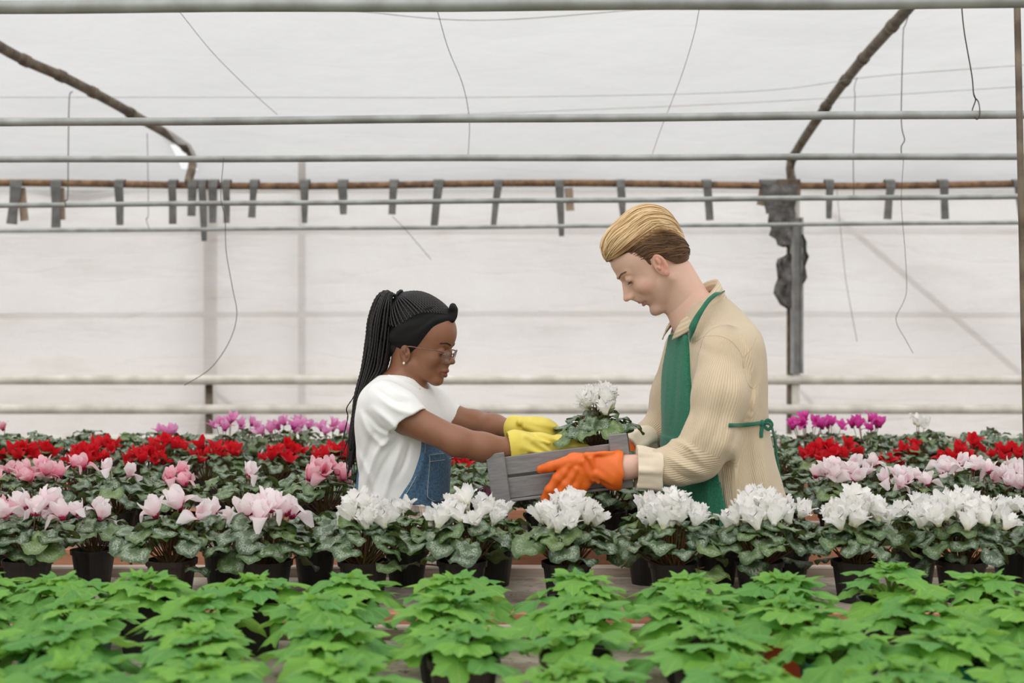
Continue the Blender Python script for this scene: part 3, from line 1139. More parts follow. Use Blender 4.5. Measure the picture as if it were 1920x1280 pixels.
# front bench: (column, depth, colour, flowers, description, options)
FRONT = [
    (52, 3.34, 'pale', 7, 'pale pink and white cyclamen at the left edge, in a wide black pot', dict(fspread=0.085, pot='black', foff=(0.02, 0))),
    (322, 3.34, 'pale', 3, 'cyclamen with three pale magenta-eyed flowers over a dark brown pot, left front', dict(fspread=0.075, pot='brown', foff=(0.01, 0))),
    (500, 3.32, 'pale', 9, 'pale pink cyclamen with a dense head of magenta-eyed flowers left of the woman', dict(fspread=0.07, pot='black')),
    (682, 3.32, 'white', 12, 'frilly white cyclamen in front of the woman\'s waist, above a ribbed black pot', dict(fspread=0.055, foff=(0.0, 0))),
    (866, 3.32, 'white', 8, 'white cyclamen with loose flowers below the left end of the crate', dict(fspread=0.07)),
    (1062, 3.30, 'white', 18, 'large dense frilly white cyclamen right below the orange glove', dict(fspread=0.062, fz=(0.175, 0.245), fsize=1.0)),
    (1262, 3.30, 'white', 15, 'tall frilly white cyclamen in front of the green apron', dict(fspread=0.055, fz=(0.17, 0.25), foff=(0.0, 0))),
    (1424, 3.32, 'white', 13, 'white cyclamen in front of the hem of the beige jacket', dict(fspread=0.07, fz=(0.165, 0.245))),
    (1606, 3.32, 'white', 13, 'white cyclamen with a broad flower head in a tall black pot, second from right', dict(fspread=0.065, fz=(0.18, 0.24))),
    (1802, 3.32, 'white', 13, 'white cyclamen with loose and drooping flowers nearest the right edge', dict(fspread=0.09, fz=(0.16, 0.24))),
    (1985, 3.34, 'white', 5, 'white cyclamen cut off by the right edge of the photo', dict(fspread=0.06)),
    (-130, 3.34, 'pale', 5, 'pale cyclamen just outside the left edge', dict()),
]
for i, (u, d, c, nf, lab, kw) in enumerate(FRONT):
    x = P(u, 0, d).x
    kw = dict(kw)
    kw.setdefault('fz', (0.18, 0.235))
    if c == 'white':
        nf = int(nf * 1.7)
        kw['fspread'] = kw.get('fspread', 0.05) * 1.12
        kw['fz'] = (0.160, 0.243)
        kw['fsize'] = 0.90
    elif nf:
        kw['fsize'] = 1.12
    cyclamen('potted_cyclamen', (x, d, ZB), (0, 0, i * 1.3), lab, 'cyclamens on the second bench', 100 + i, nf, c, True, nleaf=42, spread=0.112, top=0.088, **kw)
SECOND = [
    (175, 3.54, 'pale', 3, 'leafy cyclamen with a few pale blooms behind the left front pots', dict(fspread=0.05, foff=(0.0, 0.0))),
    (420, 3.53, 'pale', 2, 'leafy cyclamen with two pale blooms behind the gap of the brown pot', dict(fspread=0.06)),
    (590, 3.54, 'pale', 0, 'leafy cyclamen without flowers just left of the woman\'s back', dict()),
    (762, 3.53, 'white', 2, 'small cyclamen with two white flowers in front of the denim bib', dict(fspread=0.03)),
    (925, 3.53, 'white', 3, 'cyclamen in a black pot with white flowers under the left end of the crate', dict(fspread=0.05)),
    (1345, 3.54, 'white', 0, 'leafy cyclamen without flowers against the green apron hem', dict()),
    (1215, 3.55, 'white', 3, 'white cyclamen behind the tall frilly one, left of the apron', dict(fspread=0.03, foff=(0, 0))),
    (1480, 3.53, 'white', 3, 'white cyclamen behind the beige jacket hem, right', dict(fspread=0.05)),
    (1715, 3.53, 'white', 4, 'white cyclamen half hidden between the two right front ones', dict(fspread=0.06)),
    (1900, 3.53, 'white', 5, 'white cyclamen behind the right front one, by the right edge', dict(fspread=0.06)),
    (15, 3.55, 'pink', 5, 'pink cyclamen behind the leftmost pale one', dict(fspread=0.06)),
]
for i, (u, d, c, nf, lab, kw) in enumerate(SECOND):
    x = P(u, 0, d).x
    kw = dict(kw)
    kw.setdefault('fz', (0.17, 0.215))
    nl = 26
    cyclamen('potted_cyclamen', (x, d, ZB), (0, 0, i * 2.1 + 1), lab, 'cyclamens on the second bench', 140 + i, nf, c, True, nleaf=nl, spread=0.10, top=0.085,
             size=0.92, **kw)


def row(y, us, fn, where, group, detail, nleaf, seed0, top=0.09, spread=0.11, jit=0.02):
    r = random.Random(seed0)
    plants = []
    for i, u in enumerate(us):
        c, nf, fz, fsp = fn(u)
        if c == 'red' and nf:
            nf, fz = int(nf * 1.35) + 1, (fz[0] - 0.012, fz[1])
        plants.append((u, c, nf, fz, fsp))
    for i, (u, c, nf, fz, fsp) in enumerate(plants):
        x = P(u, 0, y).x + r.uniform(-jit, jit)
        cname = {'pale': 'pale pink', 'lilac': 'lilac pink'}.get(c, c)
        what = ('%s-flowered cyclamen' % cname) if nf else 'flowerless cyclamen'
        o = ORD[i] if i else 'leftmost'
        lab = '%s %s, %s' % (what, where, 'leftmost' if i == 0 else o + ' from left')
        cyclamen('potted_cyclamen', (x, y + r.uniform(-jit, jit), ZB), (0, 0, r.uniform(0, 6.28)), lab.strip(), group, seed0 + i, nf, c, detail,
                 nleaf=nleaf, spread=spread, top=top * r.uniform(0.9, 1.1), fz=fz, fspread=fsp, size=r.uniform(0.93, 1.03))


def near(u, lst):
    for a, b, val in lst:
        if a <= u <= b:
            return val
    return None


Z1 = (0.175, 0.235)
c1 = lambda u: near(u, [(-500, 20, ('pink', 6, Z1, 0.07)), (20, 170, ('pink', 8, (0.19, 0.24), 0.085)), (170, 270, ('pale', 2, Z1, 0.05)), (270, 380, ('pink', 5, Z1, 0.05)),
                        (380, 520, ('pale', 1, Z1, 0.05)), (520, 650, ('pink', 6, Z1, 0.06)), (650, 880, ('pink', 0, Z1, 0.05)), (880, 960, ('lilac', 2, (0.13, 0.155), 0.05)),
                        (960, 1060, ('magenta', 1, Z1, 0.05)), (1060, 1200, ('magenta', 5, (0.15, 0.185), 0.05)), (1200, 1470, ('pale', 0, Z1, 0.05)),
                        (1470, 1620, ('pale', 9, (0.19, 0.235), 0.075)), (1620, 1760, ('pale', 9, (0.18, 0.225), 0.08)), (1760, 1850, ('pale', 6, (0.20, 0.25), 0.07)), (1850, 3000, ('pale', 8, (0.18, 0.23), 0.08))])
row(4.20, [-200, -60, 85, 215, 330, 460, 600, 760, 905, 1010, 1130, 1270, 1420, 1560, 1690, 1815, 1905, 2060], c1, 'in third bench front row', 'cyclamens on the third bench',
    True, 28, 300)
c2 = lambda u: near(u, [(-500, 200, ('pink', 3, Z1, 0.06)), (1480, 3000, ('pale', 3, Z1, 0.06))]) or ('pale', 0, Z1, 0.05)
row(4.42, [-150 + 148 * i for i in range(16)], c2, 'in third bench back row', 'cyclamens on the third bench', True, 24, 340)
RZ = (0.16, 0.225)
c3 = lambda u: near(u, [(-400, 60, ('red', 7, RZ, 0.06)), (60, 140, ('red', 3, RZ, 0.05)), (140, 290, ('red', 13, RZ, 0.08)), (290, 360, ('pink', 0, RZ, 0.05)), (360, 460, ('red', 6, RZ, 0.06)),
                        (460, 520, ('red', 5, RZ, 0.06)), (520, 680, ('red', 9, (0.17, 0.2), 0.08)), (830, 960, ('red', 12, (0.14, 0.18), 0.08)), (1440, 1560, ('red', 12, RZ, 0.08)), (1560, 1640, ('red', 8, (0.18, 0.235), 0.06)),
                        (1640, 1700, ('red', 5, (0.15, 0.19), 0.05)), (1700, 1800, ('red', 11, RZ, 0.07)), (1860, 1960, ('red', 7, RZ, 0.07)), (1960, 3000, ('red', 5, RZ, 0.06))]) or ('red', 0, RZ, 0.05)
row(5.10, [-190 + 116 * i for i in range(20)], c3, 'in fourth bench front row', 'cyclamens on the fourth bench', False, 24, 400)
c4 = lambda u: near(u, [(-400, -10, ('red', 4, RZ, 0.06)), (50, 110, ('red', 5, RZ, 0.06)), (170, 330, ('red', 8, (0.175, 0.22), 0.07)), (330, 440, ('red', 5, (0.17, 0.21), 0.06)), (440, 660, ('red', 6, RZ, 0.06)), (1560, 1640, ('red', 5, RZ, 0.06)), (1640, 1850, ('red', 3, RZ, 0.06))]) or ('red', 0, RZ, 0.05)
row(5.33, [-150 + 116 * i for i in range(20)], c4, 'in fourth bench back row', 'cyclamens on the fourth bench', False, 20, 440)
EZ2 = (0.19, 0.25)
c5 = lambda u: near(u, [(20, 90, ('pink', 1, (0.2, 0.22), 0.02)), (240, 330, ('lilac', 4, (0.18, 0.21), 0.05)), (330, 480, ('lilac', 6, (0.20, 0.29), 0.07)), (480, 660, ('lilac', 7, (0.18, 0.25), 0.08)), (850, 960, ('magenta', 2, (0.22, 0.27), 0.03)),
                        (1420, 1490, ('magenta', 5, (0.18, 0.22), 0.06)), (1490, 1640, ('magenta', 10, (0.21, 0.27), 0.085)), (1640, 1720, ('white', 3, (0.2, 0.26), 0.05)), (1720, 1790, ('white', 2, (0.17, 0.2), 0.04))]) or ('red', 0, EZ2, 0.05)
row(6.00, [-180 + 100 * i for i in range(23)], c5, 'in farthest bench front row', 'cyclamens on the farthest bench', False, 22, 500)
row(6.24, [-140 + 100 * i for i in range(22)], lambda u: near(u, [(400, 620, ('lilac', 3, EZ2, 0.06)), (1480, 1620, ('magenta', 5, EZ2, 0.07))]) or ('red', 0, EZ2, 0.05),
    'in farthest bench back row', 'cyclamens on the farthest bench', False, 18, 540)

# seedlings on the nearest bench
SEED_T = {}


def seed_template(seed, n, spread, top):
    key = (seed, n, spread, top)
    if key in SEED_T:
        return SEED_T[key]
    r = random.Random(seed * 17 + 3)
    leaves, st = [], MB()
    bz = 0.086
    st.tube([(0, 0, bz - 0.005), (0.002, 0.001, bz + 0.02), (0, 0, bz + top * 0.9)], [0.004, 0.0035, 0.002], 6)
    for i in range(n):
        q = ((i + 0.7) / n) ** 0.7
        a = i * 2.39996 + r.uniform(-0.3, 0.3)
        rad = spread * q * r.uniform(0.75, 1.05) * 0.80
        z = bz + 0.016 + top * (1 - q * q) * r.uniform(0.85, 1.08)
        c, s = math.cos(a), math.sin(a)
        sz = (0.046 + 0.040 * q) * r.uniform(0.8, 1.2)
        tilt = -0.35 + 0.65 * q + r.uniform(-0.2, 0.35)
        d = Vector((c * math.cos(tilt), s * math.cos(tilt), -math.sin(tilt)))
        d = Matrix.Rotation(r.uniform(-0.4, 0.4), 3, 'Z') @ d
        att = Vector((c * rad, s * rad, z))
        leaves.append((r.randrange(6), frame_mat(att, d, (0, 0, 1), sz, r.uniform(-0.25, 0.25))))
        h0 = bz + top * 0.65 * (1 - q) * r.uniform(0.6, 1.0)
        st.tube(spline([(0, 0, h0), (c * rad * 0.5, s * rad * 0.5, (h0 + z) / 2 + 0.004), tuple(att)], 5), 0.0019, 5, cap=False)
    for i in range(5):                                  # young crinkled leaves in the middle
        a = i * 1.256 + r.uniform(-0.3, 0.3)
        c, s = math.cos(a), math.sin(a)
        d = Vector((c * 0.75, s * 0.75, r.uniform(0.3, 0.8))).normalized()
        leaves.append((r.randrange(6), frame_mat(Vector((c * 0.006, s * 0.006, bz + top * 0.92 + 0.012)), d, (0, 0, 1), r.uniform(0.024, 0.040), r.uniform(-0.4, 0.4))))
    me = new_mesh('stalks', st.v, st.f, MAT['green_stem'])
    SEED_T[key] = (leaves, me)
    return SEED_T[key]


SROWS = [
    (2.80, [(-40, 'black'), (118, 'black'), (272, 'black'), (478, 'black'), (652, 'black'), (862, 'black'), (1085, 'black'), (1290, 'black'), (1468, 'black'), (1668, 'black'), (1850, 'black'), (2040, 'green')], 'in the far row of seedlings'),
    (2.56, [(-60, 'green'), (150, 'green'), (372, 'brown'), (602, 'green'), (838, 'black'), (1082, 'brown'), (1296, 'black'), (1478, 'orange'), (1725, 'brown'), (1925, 'green')], 'in the second row of seedlings'),
    (2.31, [(-70, 'green'), (118, 'green'), (372, 'black'), (620, 'black'), (868, 'brown'), (1080, 'brown'), (1330, 'black'), (1565, 'green'), (1790, 'green'), (2010, 'green')], 'in the third row of seedlings'),
    (2.06, [(-130, 'green'), (128, 'green'), (372, 'green'), (640, 'green'), (1085, 'black'), (1400, 'green'), (1700, 'black'), (1960, 'black')], 'in the nearest seedling row'),
]
for ri, (y, lst, where) in enumerate(SROWS):
    for i, (u, pot) in enumerate(lst):
        r = random.Random(ri * 50 + i)
        x = P(u, 0, y).x
        lab = 'green seedling in a %s pot %s, %s from left' % ({'orange': 'terracotta orange', 'brown': 'dark brown'}.get(pot, pot), where, ORD[i] if i else 'first')
        yy = y + r.uniform(-0.015, 0.015)
        root = empty('potted_seedling', (x, yy, ZB), (0, 0, r.uniform(-0.12, 0.12)))
        tag(root, lab, 'plant', 'seedlings on the nearest bench')
        link('pot', POTSQ[pot], root)
        link('soil', SOILSQ, root)
        sparse = (ri == 2 and i in (5,))
        n, sp, tp = (10, 0.09, 0.040) if sparse else (18, 0.106, 0.046)
        if ri == 0 and u == 1668:
            tp = 0.07
        if ri == 3:
            tp = 0.045
        lv, st = seed_template((i * 3 + ri) % 6, n, sp, tp)
        rt = Matrix.Rotation(r.uniform(0, 6.28), 4, 'Z')
        link('stalks', st, root, rt)
        for li, mw in lv:
            link('leaf', LEAF_S[li], root, rt @ mw)

# ------------------------------------------------------------------ the crate
CROLL, CYAW = math.radians(-7.5), math.radians(-5)
D_NEAR = 3.70
cl = P(934, 897, D_NEAR)                       # near left post, middle
crate = empty('wooden_crate', cl, (math.radians(4), CROLL, CYAW))
tag(crate, 'grey painted slatted wooden crate held between the two people', 'crate', None)
SC = D_NEAR / FP
CL, CW, CHH = 232 * SC, 0.235, 0.128           # between post centres, depth, height


def cbox(name, lo, hi):
    return MB().box(lo, hi, None, 0.0015).build(name, MAT['crate'], crate, smooth=False)


pw = 0.048
for nm, x0_, h0, h1 in (('corner_post', -pw / 2, -0.066, 0.066), ('corner_post', CL - pw / 2, -0.066, 0.076)):
    cbox(nm, (x0_, 0.0, h0), (x0_ + pw, 0.012, h1))
    cbox(nm, (x0_, CW - 0.012, h0), (x0_ + pw, CW, h1))
for y0_, y1_ in ((0.012, 0.021), (CW - 0.021, CW - 0.012)):
    cbox('long_slat', (-pw / 2 - 0.0, y0_, 0.004), (CL + pw / 2, y1_, 0.052))
    cbox('long_slat', (-pw / 2 - 0.0, y0_, -0.058), (CL + pw / 2, y1_, -0.004))
for x0_ in (-pw / 2, CL + pw / 2 - 0.009):
    cbox('end_slat', (x0_, 0.0215, 0.004), (x0_ + 0.009, CW - 0.0215, 0.056))
    cbox('end_slat', (x0_, 0.0215, -0.060), (x0_ + 0.009, CW - 0.0215, -0.006))
    cbox('corner_block', (x0_ + (0.009 if x0_ < 0 else -0.014), 0.0215, -0.056), (x0_ + (0.023 if x0_ < 0 else 0), 0.036, 0.050))
    cbox('corner_block', (x0_ + (0.009 if x0_ < 0 else -0.014), CW - 0.036, -0.056), (x0_ + (0.023 if x0_ < 0 else 0), CW - 0.0215, 0.050))
for k in range(4):
    cbox('base_slat', (-0.015, 0.004 + k * 0.0585, -0.066), (CL + 0.015, 0.004 + k * 0.0585 + 0.050, -0.059))

# the plant that stands in the crate
bpy.context.view_layer.update()
pl = Matrix.LocRotScale(cl, Euler((math.radians(4), CROLL, CYAW)), None) @ Vector((CL * 0.775, CW * 0.52, -0.058))
held = cyclamen('potted_cyclamen', pl, (0, 0, 0.6), 'white cyclamen standing in the right end of the grey crate, above the orange glove', 'cyclamens in the crate', 77, 9, 'white', True,
                nleaf=26, spread=0.105, top=0.080, fspread=0.05, fz=(0.165, 0.25), fsize=1.0, foff=(0.01, 0))
del held['group']
held.rotation_euler = (math.radians(3), math.radians(-4), 0.6)

# ------------------------------------------------------------------ implicit-surface modelling for bodies and clothes


class SDF:
    def __init__(self, xs, ys, zs):
        self.ax = [np.asarray(a, dtype=np.float32) for a in (xs, ys, zs)]
        self.F = np.full([len(a) for a in self.ax], 0.5, dtype=np.float32)
        self.T = None                               # (origin, rotation, scale) of the local frame

    def frame(self, o=None, R=None, s=1.0):
        self.T = None if o is None else (np.array(o, dtype=np.float32), np.array(R, dtype=np.float32), s)

    def region(self, lo, hi):
        if self.T is not None:
            o, R, s = self.T
            cs = np.array([[a, b, c] for a in (lo[0], hi[0]) for b in (lo[1], hi[1]) for c in (lo[2], hi[2])], dtype=np.float32) * s
            cs = cs @ R.T + o
            lo, hi = cs.min(0), cs.max(0)
        sl = []
        for a, l, h in zip(self.ax, lo, hi):
            i0, i1 = np.searchsorted(a, l), np.searchsorted(a, h)
            if i1 <= i0:
                return None
            sl.append(slice(i0, i1))
        sl = tuple(sl)
        X, Y, Z = np.meshgrid(*[a[q] for a, q in zip(self.ax, sl)], indexing='ij', sparse=True)
        if self.T is None:
            return sl, X, Y, Z, 1.0
        o, R, s = self.T
        dx, dy, dz = X - o[0], Y - o[1], Z - o[2]
        lx = (R[0, 0] * dx + R[1, 0] * dy + R[2, 0] * dz) / s
        ly = (R[0, 1] * dx + R[1, 1] * dy + R[2, 1] * dz) / s
        lz = (R[0, 2] * dx + R[1, 2] * dy + R[2, 2] * dz) / s
        return sl, lx, ly, lz, s

    def comb(self, sl, d, k, op):
        A = self.F[sl]
        if op == 'u':
            h = np.maximum(k - np.abs(A - d), 0) / max(k, 1e-6)
            self.F[sl] = np.minimum(A, d) - h * h * k * 0.25
        elif op == 's':
            d = -d
            h = np.maximum(k - np.abs(A - d), 0) / max(k, 1e-6)
            self.F[sl] = np.maximum(A, d) + h * h * k * 0.25

    def ell(self, c, r, k=0.01, op='u', R=None):
        m = max(r) + k + 0.012
        g = self.region([c[i] - m for i in range(3)], [c[i] + m for i in range(3)])
        if g is None:
            return
        sl, X, Y, Z, s = g
        x, y, z = X - c[0], Y - c[1], Z - c[2]
        if R is not None:
            x, y, z = (R[0][0] * x + R[1][0] * y + R[2][0] * z, R[0][1] * x + R[1][1] * y + R[2][1] * z, R[0][2] * x + R[1][2] * y + R[2][2] * z)
        k0 = np.sqrt((x / r[0]) ** 2 + (y / r[1]) ** 2 + (z / r[2]) ** 2)
        k1 = np.sqrt((x / r[0] ** 2) ** 2 + (y / r[1] ** 2) ** 2 + (z / r[2] ** 2) ** 2)
        d = k0 * (k0 - 1) / np.maximum(k1, 1e-6)
        self.comb(sl, (d * s).astype(np.float32), k * s, op)

    def cap(self, a, b, ra, rb, k=0.01, op='u', flat=None):
        """tapered capsule; flat = (axis, factor) squashes it along a direction"""
        a, b = np.array(a, dtype=np.float32), np.array(b, dtype=np.float32)
        m = max(ra, rb) + k + 0.012
        g = self.region(np.minimum(a, b) - m, np.maximum(a, b) + m)
        if g is None:
            return
        sl, X, Y, Z, s = g
        d = b - a
        L2 = float(d @ d)
        px, py, pz = X - a[0], Y - a[1], Z - a[2]
        t = np.clip((px * d[0] + py * d[1] + pz * d[2]) / max(L2, 1e-9), 0, 1)
        qx, qy, qz = px - t * d[0], py - t * d[1], pz - t * d[2]
        if flat is None:
            dist = np.sqrt(qx * qx + qy * qy + qz * qz) - (ra + (rb - ra) * t)
        else:
            n, f = np.array(flat[0], dtype=np.float32), flat[1]
            n = n / np.linalg.norm(n)
            al = qx * n[0] + qy * n[1] + qz * n[2]
            qq = qx * qx + qy * qy + qz * qz - al * al
            dist = (np.sqrt(np.maximum(qq, 0) + (al / f) ** 2) - (ra + (rb - ra) * t)) * min(1.0, f ** 0.5)
        self.comb(sl, (dist * s).astype(np.float32), k * s, op)

    def chain(self, pts, rs, k=0.01, flat=None, op='u'):
        for i in range(len(pts) - 1):
            self.cap(pts[i], pts[i + 1], rs[i], rs[i + 1], k, op, flat)

    def loft(self, L, z0, z1, off=0.0, k=0.01, op='u', clip=None, rnd_=0.01):
        """L: Loft; union of the stack of ellipses between heights z0 and z1, grown by off"""
        m = 0.02 + off + k
        r = max(max(L.a), max(L.b)) + m
        g = self.region((min(L.cx) - r, min(L.cy) - r, z0 - m), (max(L.cx) + r, max(L.cy) + r, z1 + m))
        if g is None:
            return
        sl, X, Y, Z, s = g
        d = L.dist(X, Y, Z) - off
        cap = np.maximum(Z - z1, z0 - Z)
        h = np.maximum(rnd_ - np.abs(d - cap), 0) / rnd_
        d = np.maximum(d, cap) + h * h * rnd_ * 0.25
        if clip is not None:
            d = np.maximum(d, clip(X, Y, Z))
        self.comb(sl, d.astype(np.float32), k, op)

    def disp(self, fn, lim=0.03):
        """displace by fn(x, y, z) near the surface"""
        idx = np.nonzero(np.abs(self.F) < lim)
        if len(idx[0]) == 0:
            return
        x, y, z = self.ax[0][idx[0]], self.ax[1][idx[1]], self.ax[2][idx[2]]
        self.F[idx] += fn(x, y, z).astype(np.float32)

    def folds(self, lst, ymax):
        """cloth folds as relief: (pixel polyline, half width px, height m); works on the side nearer than ymax"""
        idx = np.nonzero(np.abs(self.F) < 0.02)
        x, y, z = self.ax[0][idx[0]], self.ax[1][idx[1]], self.ax[2][idx[2]]
        u = 960 + x * FP / y
        v = HY + (CH - z) * FP / y
        near = np.clip((ymax - y) / 0.03, 0, 1)
        add = np.zeros(len(x), dtype=np.float32)
        for pts, wd, amp in lst:
            sp = spline([(p[0], p[1], 0) for p in pts], max(2, 5 * (len(pts) - 1)))
            best = np.full(len(x), 1e9, dtype=np.float32)
            par = np.zeros(len(x), dtype=np.float32)
            for i in range(len(sp) - 1):
                a, b = sp[i], sp[i + 1]
                dx, dy = b.x - a.x, b.y - a.y
                t = np.clip(((u - a.x) * dx + (v - a.y) * dy) / (dx * dx + dy * dy + 1e-9), 0, 1)
                d = (u - a.x - t * dx) ** 2 + (v - a.y - t * dy) ** 2
                m = d < best
                best = np.where(m, d, best)
                par = np.where(m, (i + t) / (len(sp) - 1), par)
            tp = np.sin(np.pi * np.clip(par * 0.9 + 0.05, 0, 1)) ** 0.7
            add += amp * tp * np.exp(-best / (wd * wd))
        self.F[idx] -= (add * near).astype(np.float32)

    def mesh(self, relax=1):
        F = self.F
        S = F < 0
        cnt = np.zeros([n - 1 for n in F.shape], dtype=np.int8)
        for i in (0, 1):
            for j in (0, 1):
                for k in (0, 1):
                    cnt += S[i:F.shape[0] - 1 + i, j:F.shape[1] - 1 + j, k:F.shape[2] - 1 + k]
        act = (cnt > 0) & (cnt < 8)
        I, J, K = np.nonzero(act)
        n = len(I)
        idm = np.full(cnt.shape, -1, dtype=np.int32)
        idm[I, J, K] = np.arange(n)
        acc = np.zeros((n, 3), dtype=np.float64)
        num = np.zeros(n)
        val = {}
        for i in (0, 1):
            for j in (0, 1):
                for k in (0, 1):
                    val[(i, j, k)] = F[I + i, J + j, K + k].astype(np.float64)
        X0, Y0, Z0 = self.ax[0][I].astype(np.float64), self.ax[1][J].astype(np.float64), self.ax[2][K].astype(np.float64)
        X1, Y1, Z1 = self.ax[0][I + 1].astype(np.float64), self.ax[1][J + 1].astype(np.float64), self.ax[2][K + 1].astype(np.float64)
        lo, hi = (X0, Y0, Z0), (X1, Y1, Z1)
        for ax in range(3):
            o = [q for q in range(3) if q != ax]
            for p in (0, 1):
                for q in (0, 1):
                    c0, c1_ = [0, 0, 0], [0, 0, 0]
                    c1_[ax] = 1
                    c0[o[0]] = c1_[o[0]] = p
                    c0[o[1]] = c1_[o[1]] = q
                    va, vb = val[tuple(c0)], val[tuple(c1_)]
                    mk = (va < 0) != (vb < 0)
                    t = np.where(mk, va / np.where(mk, va - vb, 1), 0)
                    pt = np.empty((n, 3))
                    pt[:, ax] = lo[ax] + (hi[ax] - lo[ax]) * t
                    pt[:, o[0]] = hi[o[0]] if p else lo[o[0]]
                    pt[:, o[1]] = hi[o[1]] if q else lo[o[1]]
                    acc += pt * mk[:, None]
                    num += mk
        V = acc / num[:, None]
        quads = []
        for ax in range(3):
            o = [q for q in range(3) if q != ax]
            sl0 = [slice(1, -1)] * 3
            sl0[ax] = slice(0, -1)
            A = S[tuple(sl0)]
            sl1 = list(sl0)
            sl1[ax] = slice(1, None)
            B = S[tuple(sl1)]
            ch = np.nonzero(A != B)
            base = [c.copy() for c in ch]
            for q in o:
                base[q] += 1
            inside = A[ch]
            g = []
            for p, q in ((0, 0), (1, 0), (1, 1), (0, 1)):
                c = [b.copy() for b in base]
                c[o[0]] -= p
                c[o[1]] -= q
                g.append(idm[c[0], c[1], c[2]])
            Q = np.stack(g, 1)
            flip = inside if ax != 1 else ~inside
            Q[~flip] = Q[~flip][:, ::-1]
            Q = Q[(Q >= 0).all(1)]
            quads.append(Q)
        Q = np.concatenate(quads)
        for _ in range(relax):
            acc = np.zeros_like(V)
            c = np.zeros(len(V))
            for a, b in ((0, 1), (1, 2), (2, 3), (3, 0)):
                np.add.at(acc, Q[:, a], V[Q[:, b]])
                np.add.at(c, Q[:, a], 1)
                np.add.at(acc, Q[:, b], V[Q[:, a]])
                np.add.at(c, Q[:, b], 1)
            V = V * 0.5 + 0.5 * acc / np.maximum(c, 1)[:, None]
        a, b, c = V[Q[:, 0]], V[Q[:, 1]], V[Q[:, 2]]
        if (a * np.cross(b, c)).sum() + (a * np.cross(c, V[Q[:, 3]])).sum() < 0:
            Q = Q[:, ::-1]
        return V, Q

    def sample(self, p):
        i = [min(max(int(np.searchsorted(a, p[k])) - 1, 0), len(a) - 2) for k, a in enumerate(self.ax)]
        t = [(p[k] - self.ax[k][i[k]]) / (self.ax[k][i[k] + 1] - self.ax[k][i[k]]) for k in range(3)]
        if min(t) < 0 or max(t) > 1:
            return 0.5
        c = self.F[i[0]:i[0] + 2, i[1]:i[1] + 2, i[2]:i[2] + 2].astype(float)
        c = c[0] * (1 - t[0]) + c[1] * t[0]
        c = c[0] * (1 - t[1]) + c[1] * t[1]
        return c[0] * (1 - t[2]) + c[1] * t[2]

    def hit(self, u, v, off=0.0, d0=3.3, d1=4.5):
        """the surface point that lies behind pixel (u, v), lifted by off towards the viewer"""
        d = d0
        while d < d1:
            if self.sample(P(u, v, d)) < 0:
                lo, hi = d - 0.004, d
                for _ in range(8):
                    m = (lo + hi) / 2
                    if self.sample(P(u, v, m)) < 0:
                        hi = m
                    else:
                        lo = m
                return P(u, v, hi - off)
            d += 0.004
        return None


def np_mesh(name, V, Q, mats, attrs=None):
    me = bpy.data.meshes.new(name)
    me.vertices.add(len(V))
    me.vertices.foreach_set('co', V.astype(np.float32).ravel())
    me.loops.add(len(Q) * 4)
    me.loops.foreach_set('vertex_index', Q.astype(np.int32).ravel())
    me.polygons.add(len(Q))
    me.polygons.foreach_set('loop_start', np.arange(0, len(Q) * 4, 4, dtype=np.int32))
    me.polygons.foreach_set('loop_total', np.full(len(Q), 4, dtype=np.int32))
    me.polygons.foreach_set('use_smooth', np.ones(len(Q), dtype=bool))
    for m in (mats if isinstance(mats, (list, tuple)) else [mats]):
        me.materials.append(m)
    for k, v in (attrs or {}).items():
        at = me.attributes.new(k, 'FLOAT', 'POINT')
        at.data.foreach_set('value', np.asarray(v, dtype=np.float32))
    me.update(calc_edges=True)
    me.validate()
    return me


class Loft:
    """stack of ellipses; stations (z, cx, cy, a, b), yaw = heading of the front axis"""

    def __init__(self, st, yaw, power=2.0):
        st = sorted(st)
        z = np.array([s[0] for s in st])
        self.z = np.linspace(z[0] - 0.05, z[-1] + 0.05, 160)
        dz = self.z[1] - self.z[0]
        ker = np.exp(-0.5 * (np.arange(-9, 10) * dz / 0.014) ** 2)
        ker /= ker.sum()
        out = []
        for i in range(1, 5):
            v = np.interp(self.z, z, np.array([s[i] for s in st]))
            v = np.convolve(np.pad(v, 9, mode='edge'), ker, mode='valid')
            out.append(v)
        self.cx, self.cy, self.a, self.b = out
        self.f = np.array([math.cos(yaw), math.sin(yaw)])
        self.l = np.array([-math.sin(yaw), math.cos(yaw)])
        self.p = power

    def at(self, z):
        return [np.interp(z, self.z, q) for q in (self.cx, self.cy, self.a, self.b)]

    def local(self, X, Y, Z):
        cx, cy, a, b = self.at(Z)
        dx, dy = X - cx, Y - cy
        return dx * self.f[0] + dy * self.f[1], dx * self.l[0] + dy * self.l[1], a, b

    def dist(self, X, Y, Z):
        x, y, a, b = self.local(X, Y, Z)
        k0 = np.sqrt((x / a) ** 2 + (y / b) ** 2)
        k1 = np.sqrt((x / a ** 2) ** 2 + (y / b ** 2) ** 2)
        return k0 * (k0 - 1) / np.maximum(k1, 1e-6)

    def pt(self, th, z, off=0.0):
        """surface point at angle th from the front (towards +l), pushed out by off"""
        cx, cy, a, b = [float(q) for q in self.at(z)]
        x, y = a * math.cos(th), b * math.sin(th)
        n = Vector((math.cos(th) / a, math.sin(th) / b)).normalized()
        x += n.x * off
        y += n.y * off
        return Vector((cx + x * self.f[0] + y * self.l[0], cy + x * self.f[1] + y * self.l[1], z))

    def nrm(self, th, z):
        cx, cy, a, b = [float(q) for q in self.at(z)]
        n = Vector((math.cos(th) / a, math.sin(th) / b)).normalized()
        return Vector((n.x * self.f[0] + n.y * self.l[0], n.x * self.f[1] + n.y * self.l[1], 0))


D0 = 3.88
SP = D0 / FP                                   # metres per pixel at the people


